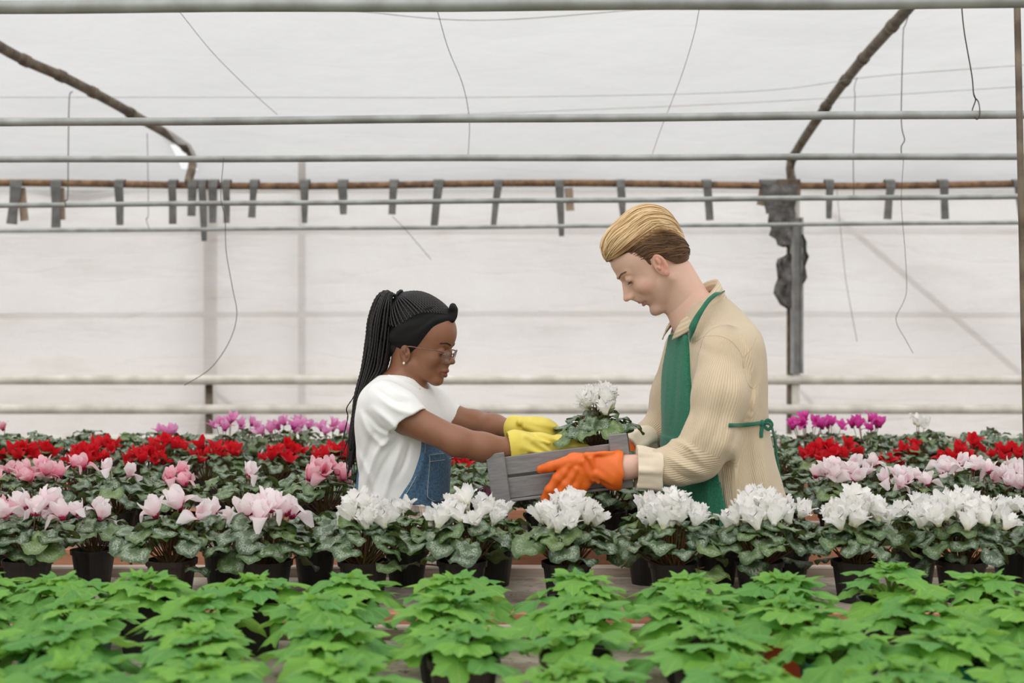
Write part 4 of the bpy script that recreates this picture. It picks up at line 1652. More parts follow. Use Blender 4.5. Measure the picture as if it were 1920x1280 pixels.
def PW(u, v, w=0.0):
    """point shown at (u, v), w pixels' worth nearer than the people's own distance"""
    return P(u, v, D0 - w * SP)


def zv(v):
    return CH - (v - HY) * SP


def xv(u):
    return (u - 960.0) * SP


def station(v, u, a, b, w=0.0):
    return (zv(v), xv(u), D0 - w * SP, a * SP, b * SP)


def waves(seed, n, k, stretch=(1, 1, 1), amp=1.0):
    """smooth random field as a sum of sines"""
    r = np.random.RandomState(seed)
    D = r.normal(size=(n, 3)) * np.array(stretch) * k
    ph = r.uniform(0, 6.28, n)

    def f(x, y, z):
        o = 0
        for i in range(n):
            o = o + np.sin(D[i, 0] * x + D[i, 1] * y + D[i, 2] * z + ph[i])
        return amp * o / math.sqrt(n)
    return f


def axis(fine0, fine1, lo, hi, hf, hc):
    a = np.arange(lo, fine0, hc)
    b = np.arange(fine0, fine1, hf)
    c = np.arange(fine1, hi + hc, hc)
    return np.concatenate([a, b, c])


def head_sdf(S, o, R, s, q):
    """head in its own frame: x to the front, z up, origin between the ears"""
    S.frame(o, R, s)
    S.ell((-0.010 + q.get('cx', 0), 0, q.get('cz', 0.042)), (0.097, q.get('cw', 0.076), q.get('ch', 0.086)), 0.01)
    S.ell((0.040 + q.get('fx', 0), 0, 0.046 + q.get('fz', 0)), (0.052, 0.063, 0.058), 0.02)
    S.ell((0.040, 0, -0.012), (0.050, 0.059, 0.062), 0.02)
    S.ell((0.040, 0, -0.050 + q.get('jz', 0)), (0.044, 0.044, 0.038), 0.02)
    cz, cx = q.get('chin_z', -0.090), q.get('chin_x', 0.078)
    for y in (-1, 1):
        S.cap((0.008, y * 0.050, -0.048), (cx - 0.008, y * 0.012, cz + 0.008), 0.016, 0.013, 0.018)
        S.ell((0.064, y * 0.036, -0.016), (0.022, 0.021, 0.022), 0.014)
        S.cap((q.get('brow_x', 0.083), y * 0.012, q.get('brow_z', 0.036)), (q.get('brow_x', 0.083) - 0.016, y * 0.042, q.get('brow_z', 0.036)), 0.0075, 0.007, 0.012)
    S.ell((cx, 0, cz + 0.004), (0.017, 0.020, 0.014), 0.016)
    S.ell((0.074 + q.get('mx', 0), 0, -0.042), (0.022, 0.027, 0.024), 0.014)
    ex, ez = q.get('eye', (0.0755, 0.020))
    for y in (-1, 1):
        S.ell((ex + 0.017, y * 0.032, ez), (0.013, 0.017, 0.013), 0.012, 's')
    # nose
    nb, nt = q.get('nose_b', (0.086, 0.022)), q.get('nose_t', (0.108, -0.014))
    nw = q.get('nose_w', 0.011)
    S.cap((nb[0], 0, nb[1]), (nt[0] - 0.003, 0, nt[1] + 0.003), 0.0065, 0.0072, 0.008)
    S.cap((nb[0] - 0.008, 0, nb[1] - 0.006), (nt[0] - 0.020, 0, nt[1] - 0.001), 0.009, 0.0125, 0.010)
    S.cap((nt[0] - 0.018, 0, nt[1] - 0.010), (nt[0] - 0.020, 0, nt[1] - 0.020), 0.009, 0.008, 0.010)
    S.ell((nt[0] - 0.001, 0, nt[1]), (0.0085, 0.0085, 0.0076), 0.006)
    for y in (-1, 1):
        S.ell((nt[0] - 0.012, y * nw, nt[1] - 0.004), (0.010, 0.0062, 0.0068), 0.005)
        S.ell((nt[0] - 0.006, y * 0.0055, nt[1] - 0.011), (0.0038, 0.0024, 0.0030), 0.002, 's')
    # lips
    lu, lw = q.get('lip_u', (0.0975, -0.045)), q.get('lip_l', (0.0955, -0.056))
    lr = q.get('lip_r', 0.0046)
    for y in (-1, 1):
        S.cap((lu[0], 0, lu[1]), (lu[0] - 0.004, y * 0.012, lu[1] - 0.001), lr, lr * 0.9, 0.003)
        S.cap((lu[0] - 0.004, y * 0.012, lu[1] - 0.001), (lu[0] - 0.013, y * 0.023, (lu[1] + lw[1]) / 2), lr * 0.9, lr * 0.45, 0.003)
        S.cap((lw[0], 0, lw[1]), (lw[0] - 0.004, y * 0.011, lw[1] + 0.001), lr * 1.1, lr, 0.003)
        S.cap((lw[0] - 0.004, y * 0.011, lw[1] + 0.001), (lw[0] - 0.012, y * 0.022, (lu[1] + lw[1]) / 2), lr, lr * 0.45, 0.003)
    mz = (lu[1] + lw[1]) / 2
    S.cap((lu[0] + 0.004, 0, mz), (lu[0] - 0.010, 0.022, mz), 0.0009, 0.0007, 0.0025, 's')
    S.cap((lu[0] + 0.004, 0, mz), (lu[0] - 0.010, -0.022, mz), 0.0009, 0.0007, 0.0025, 's')
    # lids: a ball under each brow, looking down
    for y in (-1, 1):
        S.ell((ex, y * 0.032, ez), (0.0138, 0.0150, 0.0128), 0.004)
        S.cap((ex + 0.0118, y * 0.032 - 0.010, ez - 0.0075), (ex + 0.0118, y * 0.032 + 0.010, ez - 0.0075), 0.0009, 0.0009, 0.002, 's')
        S.cap((ex + 0.0125, y * 0.032 - 0.010, ez + 0.0085), (ex + 0.0125, y * 0.032 + 0.010, ez + 0.0085), 0.0008, 0.0008, 0.003, 's')
    # ears
    ew = q.get('ear', 1.0)
    for y in (-1, 1):
        ec = (-0.006 + q.get('ear_x', 0), y * (q.get('cw', 0.076) - 0.001), 0.002 + q.get('ear_z', 0))
        rot = Euler((0, math.radians(-14), y * math.radians(-22))).to_matrix()
        rl = [list(rr) for rr in rot]
        S.ell(ec, (0.018 * ew, 0.0065, 0.031 * ew), 0.004, 'u', rl)
        S.ell((ec[0] + 0.001, ec[1] + y * 0.006, ec[2] + 0.006 * ew), (0.0115 * ew, 0.0050, 0.020 * ew), 0.003, 's', rl)
        S.ell((ec[0] + 0.008 * ew, ec[1] + y * 0.003, ec[2] - 0.003), (0.0045, 0.004, 0.007), 0.003, 'u')
        S.ell((ec[0] - 0.001, ec[1] + y * 0.005, ec[2] + 0.010 * ew), (0.0055 * ew, 0.0028, 0.011 * ew), 0.003, 'u', rl)
        S.ell((ec[0] + 0.003 * ew, ec[1] + y * 0.001, ec[2] - 0.026 * ew), (0.008 * ew, 0.0048, 0.0085 * ew), 0.004, 'u')
    S.frame()


def head_local(V, o, R, s):
    return ((V - np.array(o)) @ np.array(R)) / s


def eye_bits(parent, o, R, s, q, iris, lashcol, browcol, brow_r=0.0022, SB=None):
    """brows, lashes and the sliver of eye below each lowered lid"""
    T = Matrix.Translation(Vector(o)) @ Matrix(R).to_4x4() @ Matrix.Scale(s, 4)
    ex, ez = q.get('eye', (0.0755, 0.020))

    def onskin(p, off):
        # slide p along the head's forward axis until it rests on the skin
        x = p.x + 0.03
        while x > p.x - 0.03:
            if SB.sample(T @ Vector((x, p.y, p.z))) < 0:
                break
            x -= 0.0004
        return Vector((x + off, p.y, p.z))
    for y in (-1, 1):
        m = MB()
        pts = []
        for k in range(9):
            a = (k / 8 - 0.5) * 1.9
            pts.append(T @ onskin(Vector((ex + 0.0142 * math.cos(a) * 0.98, y * 0.032 + 0.0150 * math.sin(a), ez - 0.0062 - 0.0016 * math.cos(a * 1.5))), 0.0002))
        m.tube(pts, [0.0004, 0.0008, 0.0010, 0.0011, 0.0011, 0.0011, 0.0010, 0.0008, 0.0004], 6)
        for k in range(1, 16):
            a = (k / 16 - 0.5) * 1.8
            b = onskin(Vector((ex + 0.0142 * math.cos(a), y * 0.032 + 0.0145 * math.sin(a), ez - 0.0072)), 0.0002)
            d = Vector((math.cos(a), math.sin(a) * 0.9, -0.35)).normalized() * 0.0065
            m.tube([T @ b, T @ (b + d * 0.6), T @ (b + d + Vector((0, 0, 0.0016)))], [0.0005, 0.0004, 0.00015], 4)
        m.build('eyelashes', lashcol, parent)
        m = MB()
        e = MB()
        e.sphere((ex, y * 0.032, ez - 0.0008), 0.0136, 20, 14)
        e.v = [T @ Vector(p) for p in e.v]
        e.build('eye', iris, parent)
        bx = q.get('brow_x', 0.083)
        for k in range(46):
            f = k / 45
            yy = 0.011 + 0.036 * f
            xx = bx + 0.0078 - 0.019 * f ** 1.6
            zz = 0.0375 + 0.006 * math.sin(f * 2.4) + rnd.uniform(-0.0016, 0.0016) * (1 - 0.5 * f)
            zz += q.get('brow_z', 0.036) - 0.036
            p = onskin(Vector((xx, y * yy, zz)), 0.0006)
            d = Vector((-0.0015 - 0.002 * f, y * 0.0062, 0.0028 - 0.0045 * f))
            m.tube([T @ p, T @ (p + d * 0.5 + Vector((0.0004, 0, 0))), T @ (p + d)], [brow_r * 0.32, brow_r * 0.3, brow_r * 0.08], 4)
        m.build('eyebrow', browcol, parent)


# skin and cloth materials
def skin_mat(name, base, deep, lip, sss=0.12, rough=0.48, hot=None):
    k = NT(name)
    f = k.noise(38, 4, k.obj(), 0.6)
    col = k.mix(k.math('MULTIPLY', f, 0.35), lin(base), lin(deep))
    col = k.mix(k.attr('blush'), col, lin(hot or deep))
    col = k.mix(k.attr('lip'), col, lin(lip))
    col = k.mix(k.attr('stubble'), col, lin(tuple(c * 0.62 for c in base)))
    k.bsdf(col, rough, 0, k.bump(k.noise(420, 2, k.obj()), 0.12, 0.0006), sss=sss, spec=0.4)
    return k.m


MAT['skin_w'] = skin_mat('brown_skin', (150, 104, 78), (112, 72, 52), (132, 78, 68), 0.08, 0.42)
MAT['skin_m'] = skin_mat('fair_skin', (226, 188, 168), (206, 158, 138), (196, 122, 112), 0.15, 0.5, (216, 148, 130))


def cloth(name, c1, c2, weave=900, bump=0.15, rough=0.85, sheen=0.2, scale=14, dist=0.0006):
    return simple(name, c1, c2, scale, rough, 0, bump, weave, sheen=sheen, dist=dist)


def cord_mat(name, c1, c2, freq):
    """ribs from a per-vertex coordinate that runs across them"""
    k = NT(name)
    def wv(a):
        return k.math('SINE', k.math('MULTIPLY', k.attr(a), freq))
    w_ = k.math('ADD', k.math('MULTIPLY', wv('wale'), k.math('SUBTRACT', 1.0, k.math('GREATER_THAN', k.attr('on_arm'), 0.5))), k.math('MULTIPLY', k.math('GREATER_THAN', k.attr('on_arm'), 0.5),
                k.math('ADD', k.math('MULTIPLY', wv('wale_up'), k.math('LESS_THAN', k.attr('on_fore'), 0.5)), k.math('MULTIPLY', wv('wale_low'), k.math('GREATER_THAN', k.attr('on_fore'), 0.5)))))
    h = k.math('ADD', k.math('MULTIPLY', w_, 0.5), 0.5)
    n_ = k.noise(16, 4, k.obj())
    col = k.mix(k.math('MULTIPLY', h, 0.8), lin(c2), lin(c1))
    col = k.mix(k.math('MULTIPLY', n_, 0.25), col, lin(tuple(c * 0.92 for c in c2)))
    k.bsdf(col, 0.9, 0, k.bump(h, 0.7, 0.0012), sheen=0.3)
    return k.m


MAT['cord'] = cord_mat('beige_corduroy', (228, 209, 180), (204, 183, 153), 2 * math.pi / 0.0050)
MAT['cord_in'] = cloth('beige_cuff_lining', (236, 222, 200), (222, 206, 182))
MAT['apron'] = cloth('green_linen', (48, 128, 98), (32, 104, 78), 500, 0.3, 0.85, 0.15, 260, 0.0008)
MAT['apron_tie'] = cloth('green_tape', (38, 116, 88), (30, 100, 76))
MAT['tee'] = cloth('white_cotton', (240, 240, 238), (234, 234, 232), 700, 0.12)
MAT['denim'] = cloth('blue_denim', (88, 122, 152), (58, 88, 118), 600, 0.3, 0.85, 0.1, 190)
MAT['stitch'] = cloth('pale_stitching', (176, 176, 168), (160, 160, 150))
MAT['yellow_glove'] = simple('yellow_rubber', (242, 224, 104), (232, 210, 84), 18, 0.38, bump=0.1, bscale=90, trans=0.12)
MAT['orange_glove'] = simple('orange_rubber', (246, 122, 40), (236, 104, 26), 12, 0.42, bump=0.1, bscale=90, trans=0.08)
MAT['headband'] = cloth('black_jersey', (9, 8, 9), (14, 13, 14), 300, 0.3, 0.95, 0.0)
MAT['seam'] = cloth('beige_seam', (206, 186, 156), (196, 176, 146))
MAT['braid'] = simple('black_braids', (24, 19, 20), (14, 12, 12), 40, 0.5)
MAT['dark_hair'] = simple('black_hair', (22, 18, 18), (30, 24, 24), 60, 0.6)
MAT['brown_lash'] = simple('dark_lashes', (48, 36, 30), rough=0.6)
MAT['brow_m'] = simple('brown_brow_hair', (120, 88, 62), rough=0.7)
MAT['brow_w'] = simple('black_brow_hair', (34, 24, 20), rough=0.7)
MAT['eye_white'] = simple('eye_sclera', (150, 140, 134), (120, 96, 82), 60, 0.2)
MAT['trousers'] = cloth('dark_trousers', (62, 64, 66), (50, 52, 54))
MAT['shoe'] = simple('dark_shoe', (58, 50, 44), (44, 38, 34), 12, 0.5)
MAT['jeans'] = MAT['denim']
MAT['pearl'] = simple('pearl_stud', (236, 230, 218), rough=0.2, spec=0.7)
MAT['frame_w'] = simple('brown_glasses_frame', (110, 70, 62), (140, 100, 90), 50, 0.25, trans=0.1)
k_ = NT('glasses_lens')
g_ = k_.n('ShaderNodeBsdfGlass')
g_.inputs['IOR'].default_value = 1.02
g_.inputs['Roughness'].default_value = 0.0
gl_ = k_.n('ShaderNodeBsdfGlossy')
gl_.inputs['Roughness'].default_value = 0.03
mx_ = k_.n('ShaderNodeMixShader')
mx_.inputs[0].default_value = 0.10
k_.l(g_.outputs[0], mx_.inputs[1])
k_.l(gl_.outputs[0], mx_.inputs[2])
k_.l(mx_.outputs[0], k_.out.inputs[0])
MAT['lens'] = k_.m


def hair_mat(name, stops, rough=0.45):
    k = NT(name)
    f = k.attr('tone')
    col = k.ramp(f, stops)
    k.bsdf(col, rough, 0, None, spec=0.4)
    return k.m


MAT['blond'] = hair_mat('blond_hair', [(0.0, lin((92, 66, 46))), (0.35, lin((150, 112, 74))), (0.65, lin((206, 170, 122))), (1.0, lin((240, 216, 172)))])


def plaid_mat():
    k = NT('beige_plaid_cloth')
    a, z = k.attr('wale'), k.attr('rise')
    def lines(s, per, wd, ph=0.0):
        t = k.math('FRACT', k.math('ADD', k.math('DIVIDE', s, per), 10.0 + ph))
        return k.math('LESS_THAN', t, wd)
    col = lin((222, 208, 192))
    # fine double lines and broad dark bands, both ways
    f1 = k.math('MAXIMUM', lines(a, 0.0125, 0.16), lines(z, 0.0125, 0.16))
    b1 = lines(a, 0.075, 0.34, 0.2)
    b2 = lines(z, 0.075, 0.34, 0.45)
    chk = k.math('LESS_THAN', k.math('FRACT', k.math('DIVIDE', k.math('ADD', a, z), 0.0042)), 0.5)
    band = k.math('MAXIMUM', b1, b2)
    both = k.math('MULTIPLY', b1, b2)
    c = k.mix(k.math('MULTIPLY', f1, 0.55), col, lin((96, 72, 66)))
    c = k.mix(k.math('MULTIPLY', k.math('MULTIPLY', band, chk), 0.75), c, lin((86, 62, 58)))
    c = k.mix(k.math('MULTIPLY', both, 0.6), c, lin((60, 44, 42)))
    k.bsdf(c, 0.9, 0, None, sheen=0.2)
    return k.m


MAT['plaid'] = plaid_mat()


def to_list(R):
    return [[R[i][j] for j in range(3)] for i in range(3)]

# ------------------------------------------------------------------ the young man
man = empty('person', (xv(1385), 3.875, 0))
tag(man, 'blond man in beige corduroy jacket, green apron and orange gloves looking down at the crate', 'person')
bpy.context.view_layer.update()
MINV = Matrix.Translation(-Vector(man.location))


def pobj(name, root, S, mat, relax=1, attrs=None, inv=None):
    V, Q = S.mesh(relax)
    at = attrs(V) if attrs else None
    o = root.location
    me = np_mesh(name, V - np.array([o.x, o.y, o.z]), Q, mat, at)
    return link(name, me, root), V


def hm_build(m, name, mat, root, smooth=True):
    """mesh given in world coordinates, linked under root"""
    o = root.location
    m.v = [(p[0] - o.x, p[1] - o.y, p[2] - o.z) for p in m.v]
    return m.build(name, mat, root, smooth)


YM = math.radians(198)
LM = Loft([station(535, 1312, 28, 32, -4), station(560, 1322, 44, 46, -2), station(580, 1330, 58, 62), station(602, 1337, 67, 92), station(620, 1339, 70, 122), station(645, 1341, 73, 142), station(700, 1341, 79, 146),
           station(760, 1341, 81, 141), station(800, 1342, 82, 137), station(840, 1346, 88, 138), station(900, 1356, 97, 143), station(960, 1366, 106, 148), station(1030, 1376, 112, 152), station(1080, 1380, 112, 152)], YM)
q_m = dict(nose_t=(0.117, -0.014), nose_b=(0.087, 0.024), nose_w=0.010, chin_x=0.081, chin_z=-0.094, ear=1.0, brow_x=0.085, lip_u=(0.0985, -0.045), lip_l=(0.0955, -0.057), lip_r=0.0036, mx=0.001, fx=-0.008, ear_x=0.008, ear_z=-0.010)
HO_M = PW(1226, 494, 0)
HR_M = to_list(Matrix.Rotation(math.radians(184), 3, 'Z') @ Matrix.Rotation(math.radians(45), 3, 'Y'))
HS_M = 1.04
SH_N, EL_N, WR_N = PW(1360, 668, 112), PW(1320, 860, 138), PW(1172, 876, 142)
SH_F, EL_F, WR_F = PW(1285, 655, -118), PW(1236, 812, -140), PW(1176, 846, -78)

S = SDF(axis(xv(1140), xv(1325), xv(1085), xv(1510), 0.0021, 0.0065), axis(3.785, 3.975, 3.60, 4.18, 0.0021, 0.0065), axis(zv(605), zv(392), -0.01, zv(385), 0.0021, 0.0075))
head_sdf(S, HO_M, HR_M, HS_M, q_m)
S.cap(PW(1268, 514, 0), PW(1312, 605, 0), 0.049, 0.062, 0.02)
S.cap(PW(1258, 520, 0), PW(1290, 600, 0), 0.036, 0.046, 0.03)
S.loft(LM, zv(1040), zv(560), -0.022, 0.03)
S.cap(SH_N, EL_N, 0.046, 0.040, 0.03)
S.cap(EL_N, WR_N, 0.041, 0.029, 0.02)
S.cap(WR_N, PW(1110, 878, 144), 0.028, 0.024, 0.02)
S.cap(PW(1290, 668, -104), EL_F, 0.036, 0.036, 0.03)
S.cap(EL_F, WR_F, 0.040, 0.028, 0.02)
S.cap(WR_F, PW(1160, 862, -62), 0.028, 0.022, 0.02)
HZ = 0.88
for y in (-1, 1):
    hip = Vector((xv(1380) + y * 0.02, 3.875 - y * 0.09, HZ))
    knee = Vector((xv(1368) + y * 0.02, 3.875 - y * 0.095, 0.48))
    ank = Vector((xv(1385) + y * 0.03, 3.875 - y * 0.10, 0.08))
    S.cap(hip, knee, 0.078, 0.055, 0.03)
    S.cap(knee, ank, 0.054, 0.038, 0.02)
    S.cap(ank + Vector((0.02, 0, -0.045)), ank + Vector((-0.15, -0.02, -0.05)), 0.034, 0.026, 0.03)


def skin_attrs(o, R, s, q, stub=False, lipw=1.0):
    def f(V):
        L = head_local(V, o, R, s)
        lu, lw = q.get('lip_u', (0.0975, -0.045)), q.get('lip_l', (0.0955, -0.056))
        ym = np.abs(L[:, 1])
        zc = (lu[1] + lw[1]) / 2
        hh = 0.0105 * np.sqrt(np.clip(1 - (ym / 0.026) ** 2, 0, 1))
        lip = np.clip((hh - np.abs(L[:, 2] - zc)) / 0.002 + 0.5, 0, 1) * (L[:, 0] > 0.078)
        bl = 0.30 * np.exp(-(((L[:, 0] - 0.066) / 0.026) ** 2 + ((ym - 0.048) / 0.022) ** 2 + ((L[:, 2] + 0.022) / 0.026) ** 2))
        bl += 0.6 * np.exp(-(((L[:, 0] - q.get('nose_t', (0.108, 0))[0]) / 0.014) ** 2 + (ym / 0.014) ** 2 + ((L[:, 2] + 0.014) / 0.012) ** 2))
        bl += 0.7 * np.clip((ym - 0.073) / 0.006, 0, 1) * (np.abs(L[:, 2]) < 0.05) * (np.abs(L[:, 0]) < 0.03)
        bl += 0.35 * np.exp(-((L[:, 0] - 0.086) / 0.02) ** 2 - ((ym - 0.032) / 0.016) ** 2 - ((L[:, 2] - 0.012) / 0.008) ** 2)
        st = 0
        if stub:
            st = 0.22 * np.clip((L[:, 0] + 0.02) / 0.03, 0, 1) * np.clip((-0.03 - L[:, 2]) / 0.02, 0, 1) * (L[:, 2] > -0.12)
        return {'lip': lip * lipw, 'blush': np.clip(bl, 0, 1), 'stubble': st * np.ones(len(V))}
    return f


body_m, _ = pobj('body', man, S, MAT['skin_m'], 1, skin_attrs(HO_M, HR_M, HS_M, q_m, True, 0.6))
eye_bits(man, HO_M, HR_M, HS_M, q_m, MAT['eye_white'], MAT['brown_lash'], MAT['brow_m'], 0.0044, S)
for o_ in man.children:
    if o_ is not body_m:
        o_.matrix_local = MINV

# hair: a cap with the hairline of the photo and combed-back locks over it
HLX = [-0.12, -0.070, -0.050, -0.036, -0.018, -0.006, 0.010, 0.017, 0.024, 0.035, 0.047, 0.065, 0.076, 0.12]
HLZ = [-0.056, -0.056, -0.050, -0.040, -0.004, 0.018, 0.020, 0.000, 0.004, 0.043, 0.0745, 0.084, 0.088, 0.088]


def ellf(p, c, r):
    x, y, z = (p[:, 0] - c[0]), (p[:, 1] - c[1]), (p[:, 2] - c[2])
    k0 = np.sqrt((x / r[0]) ** 2 + (y / r[1]) ** 2 + (z / r[2]) ** 2)
    k1 = np.sqrt((x / r[0] ** 2) ** 2 + (y / r[1] ** 2) ** 2 + (z / r[2] ** 2) ** 2)
    return k0 * (k0 - 1) / np.maximum(k1, 1e-9)


HE = [((-0.014, 0, 0.046), (0.098, 0.0785, 0.094)), ((0.024, 0, 0.098), (0.054, 0.060, 0.043)), ((-0.048, 0, 0.070), (0.066, 0.066, 0.066)), ((-0.048, 0, 0.000), (0.054, 0.064, 0.064))]


def hair_env(p):
    d = ellf(p, *HE[0])
    for e in HE[1:]:
        b = ellf(p, *e)
        h = np.maximum(0.02 - np.abs(d - b), 0) / 0.02
        d = np.minimum(d, b) - h * h * 0.005
    return d


def snap_env(p, env, off):
    for _ in range(3):
        e = 0.0008
        g = np.stack([(env(p + np.eye(3)[i] * e) - env(p - np.eye(3)[i] * e)) / (2 * e) for i in range(3)], 1)
        g /= np.maximum(np.linalg.norm(g, axis=1), 1e-6)[:, None]
        p = p - g * (env(p) - off)[:, None]
    return p, g


S = SDF(np.arange(xv(1125), xv(1305), 0.0023), np.arange(3.785, 3.975, 0.0023), np.arange(zv(515), zv(385), 0.0023))
S.frame(HO_M, HR_M, HS_M)
for c_, r_ in HE:
    S.ell(c_, r_, 0.02)
sl, X, Y, Z, s_ = S.region((-0.2, -0.2, -0.2), (0.2, 0.2, 0.2))
S.F[sl] = np.maximum(S.F[sl], ((np.interp(X, HLX, HLZ) - Z) * 0.8 * s_).astype(np.float32))
S.frame()


def hair_tone(V):
    L = head_local(V, HO_M, HR_M, HS_M)
    line = np.interp(L[:, 0], [-0.12, -0.10, -0.087, -0.0655, 0.032, 0.09], [-0.05, -0.02, 0.02, 0.057, 0.089, 0.088])
    t = np.clip((L[:, 2] - line) / 0.03 + 0.35, 0.02, 0.8)
    return {'tone': t}


cap_o, _ = pobj('hair', man, S, MAT['blond'], 1, hair_tone)
r_ = np.random.RandomState(4)
N_ = 1500
st_ = np.zeros((N_, 3))
for i in range(N_):
    if i < 620:                                     # top, combed back from the forehead
        x = r_.uniform(-0.06, 0.085) if i > 260 else r_.uniform(0.060, 0.090)
        st_[i] = (x, r_.uniform(-0.066, 0.066) * (0.95 if x > 0.05 else 1.1), 0.096 + 0.06 * r_.rand() * (x < 0.08))
    else:                                           # sides and back
        x = r_.uniform(-0.095, 0.075)
        zl_ = np.interp(x, HLX, HLZ)
        st_[i] = (x, r_.choice([-1, 1]) * 0.08, zl_ + 0.006 + (0.098 - zl_) * r_.rand() ** 1.1)
offs = r_.uniform(0.0, 0.0028, N_)
offs[:620] += r_.uniform(0, 0.004, 620) * (r_.rand(620) < 0.5)
p, g = snap_env(st_, hair_env, offs)
steps, ds = 32, 0.0052
paths = [p]
side = np.sign(st_[:, 1])
jit = r_.normal(0, 0.09, (N_, 3))
istop = np.arange(N_) < 620
for k in range(steps):
    d = np.tile(np.array([-1.0, 0, 0.0]), (N_, 1)) + jit
    d[:, 2] += np.where(istop, -0.10, np.where(p[:, 0] > 0.0, -0.15, -0.8))
    d[:, 2] += np.where(istop & (p[:, 0] < -0.06), -0.5, 0)
    d[:, 1] += np.where(istop, p[:, 1] * 2.0, 0)
    t = d - g * (d * g).sum(1)[:, None]
    t /= np.linalg.norm(t, axis=1)[:, None]
    p = p + t * ds
    p, g = snap_env(p, hair_env, offs)
    paths.append(p)
paths = np.stack(paths, 1)
Rm, om = np.array(HR_M), np.array(HO_M)
hb, tones = MB(), []
for i in range(N_):
    n_ = r_.randint(19, steps + 1) if istop[i] else r_.randint(7, 15)
    pts = paths[i, :n_]
    ok = pts[:, 2] > np.interp(pts[:, 0], HLX, HLZ) - 0.003
    cut = n_ if ok.all() else int(np.argmin(ok))
    if cut < 4:
        continue
    pts = pts[:cut] * HS_M @ Rm.T + om
    rr = 0.00165 if istop[i] else 0.0012
    rad = [rr * (0.35 + 0.65 * math.sin(math.pi * min(1, 0.12 + 0.8 * k / cut))) for k in range(cut)]
    n0 = len(hb.v)
    hb.tube([Vector(q) for q in pts], rad, 4, cap=False)
    nv_ = len(hb.v) - n0
    z_ = paths[i, :cut, 2]
    x_ = paths[i, :cut, 0]
    line = np.interp(x_, [-0.12, -0.10, -0.087, -0.0655, 0.032, 0.09], [-0.05, -0.02, 0.02, 0.057, 0.089, 0.088])
    tn = np.clip((z_ - line) / 0.035 + 0.42, 0.03, 0.8) + r_.uniform(-0.22, 0.22)
    tones += list(np.repeat(tn, 4))
me = new_mesh('hair_locks', [(q[0] - man.location.x, q[1] - man.location.y, q[2] - man.location.z) for q in hb.v], hb.f, MAT['blond'])
at = me.attributes.new('tone', 'FLOAT', 'POINT')
at.data.foreach_set('value', np.array(tones, dtype=np.float32))
link('hair_locks', me, man)

# jacket
S = SDF(np.arange(xv(1150), xv(1500), 0.0036), np.arange(3.58, 4.17, 0.0036), np.arange(zv(1060), zv(530), 0.0036))
SJ = S
S.loft(LM, zv(1035), zv(556), 0.0, 0.01, rnd_=0.012)
S.chain([PW(1352, 662, 100), PW(1350, 740, 134), PW(1330, 822, 142), PW(1300, 862, 144)], [0.064, 0.067, 0.064, 0.056], 0.035)
S.chain([PW(1312, 858, 142), PW(1262, 872, 144), PW(1222, 876, 142)], [0.057, 0.050, 0.044], 0.02)
S.chain([PW(1285, 655, -105), PW(1262, 740, -135), PW(1240, 806, -138)], [0.060, 0.060, 0.055], 0.03)
S.chain([PW(1240, 806, -138), PW(1188, 838, -92)], [0.054, 0.044], 0.02)
S.folds([
    ([(1282, 735), (1262, 800), (1256, 838)], 7, 0.007), ([(1340, 700), (1326, 780), (1290, 835)], 10, 0.006), ([(1385, 720), (1372, 800), (1345, 868)], 9, 0.007),
    ([(1362, 710), (1350, 790), (1322, 850)], 6, -0.005), ([(1306, 740), (1296, 800), (1276, 840)], 6, -0.005),
    ([(1258, 822), (1290, 838), (1318, 866)], 5, 0.006), ([(1255, 838), (1285, 858), (1325, 880)], 4, -0.005), ([(1248, 852), (1285, 876), (1320, 890)], 5, 0.006), ([(1244, 868), (1280, 892), (1310, 900)], 4, -0.004),
    ([(1240, 880), (1262, 900), (1290, 908)], 5, 0.004), ([(1412, 705), (1404, 760), (1372, 830)], 6, -0.005), ([(1424, 715), (1412, 780), (1400, 830)], 7, 0.007),
    ([(1404, 800), (1406, 880), (1418, 1000)], 8, -0.011), ([(1430, 805), (1436, 880), (1452, 1000)], 9, 0.011), ([(1384, 815), (1378, 900), (1385, 1010)], 9, 0.010), ([(1360, 850), (1352, 930), (1362, 1000)], 7, -0.008),
    ([(1300, 640), (1330, 660), (1370, 672)], 9, -0.003), ([(1396, 640), (1412, 680), (1420, 720)], 8, 0.004), ([(1210, 770), (1235, 790), (1258, 790)], 5, 0.004)], 3.93)
wv = waves(3, 7, 34, (1.0, 1.0, 0.55), 0.0014)
wv2 = waves(9, 6, 75, (1, 1, 0.6), 0.0006)
S.disp(lambda x, y, z: wv(x, y, z) + wv2(x, y, z))
# sleeve and neck openings
S.cap(PW(1226, 877, 142), PW(1170, 876, 142), 0.040, 0.040, 0.004, 's')
S.cap(PW(1196, 834, -96), PW(1150, 856, -60), 0.034, 0.034, 0.004, 's')
S.cap(PW(1310, 570, 0), PW(1285, 500, 0), 0.060, 0.070, 0.006, 's')


def arm_coord(V, a, b, ref):
    a, b = np.array(a), np.array(b)
    d = (b - a) / np.linalg.norm(b - a)
    q = V - a
    t = q @ d
    q = q - t[:, None] * d
    e1 = np.cross(d, ref)
    e1 /= np.linalg.norm(e1)
    e2 = np.cross(d, e1)
    return np.arctan2(q @ e2, q @ e1), np.linalg.norm(q, axis=1), t, np.linalg.norm(b - a)


def seg_d(V, pts):
    out = None
    for a, b in zip(pts[:-1], pts[1:]):
        a, b = np.array(a), np.array(b)
        d = b - a
        t = np.clip((V - a) @ d / (d @ d), 0, 1)
        dd = np.linalg.norm(V - a - t[:, None] * d, axis=1)
        out = dd if out is None else np.minimum(out, dd)
    return out


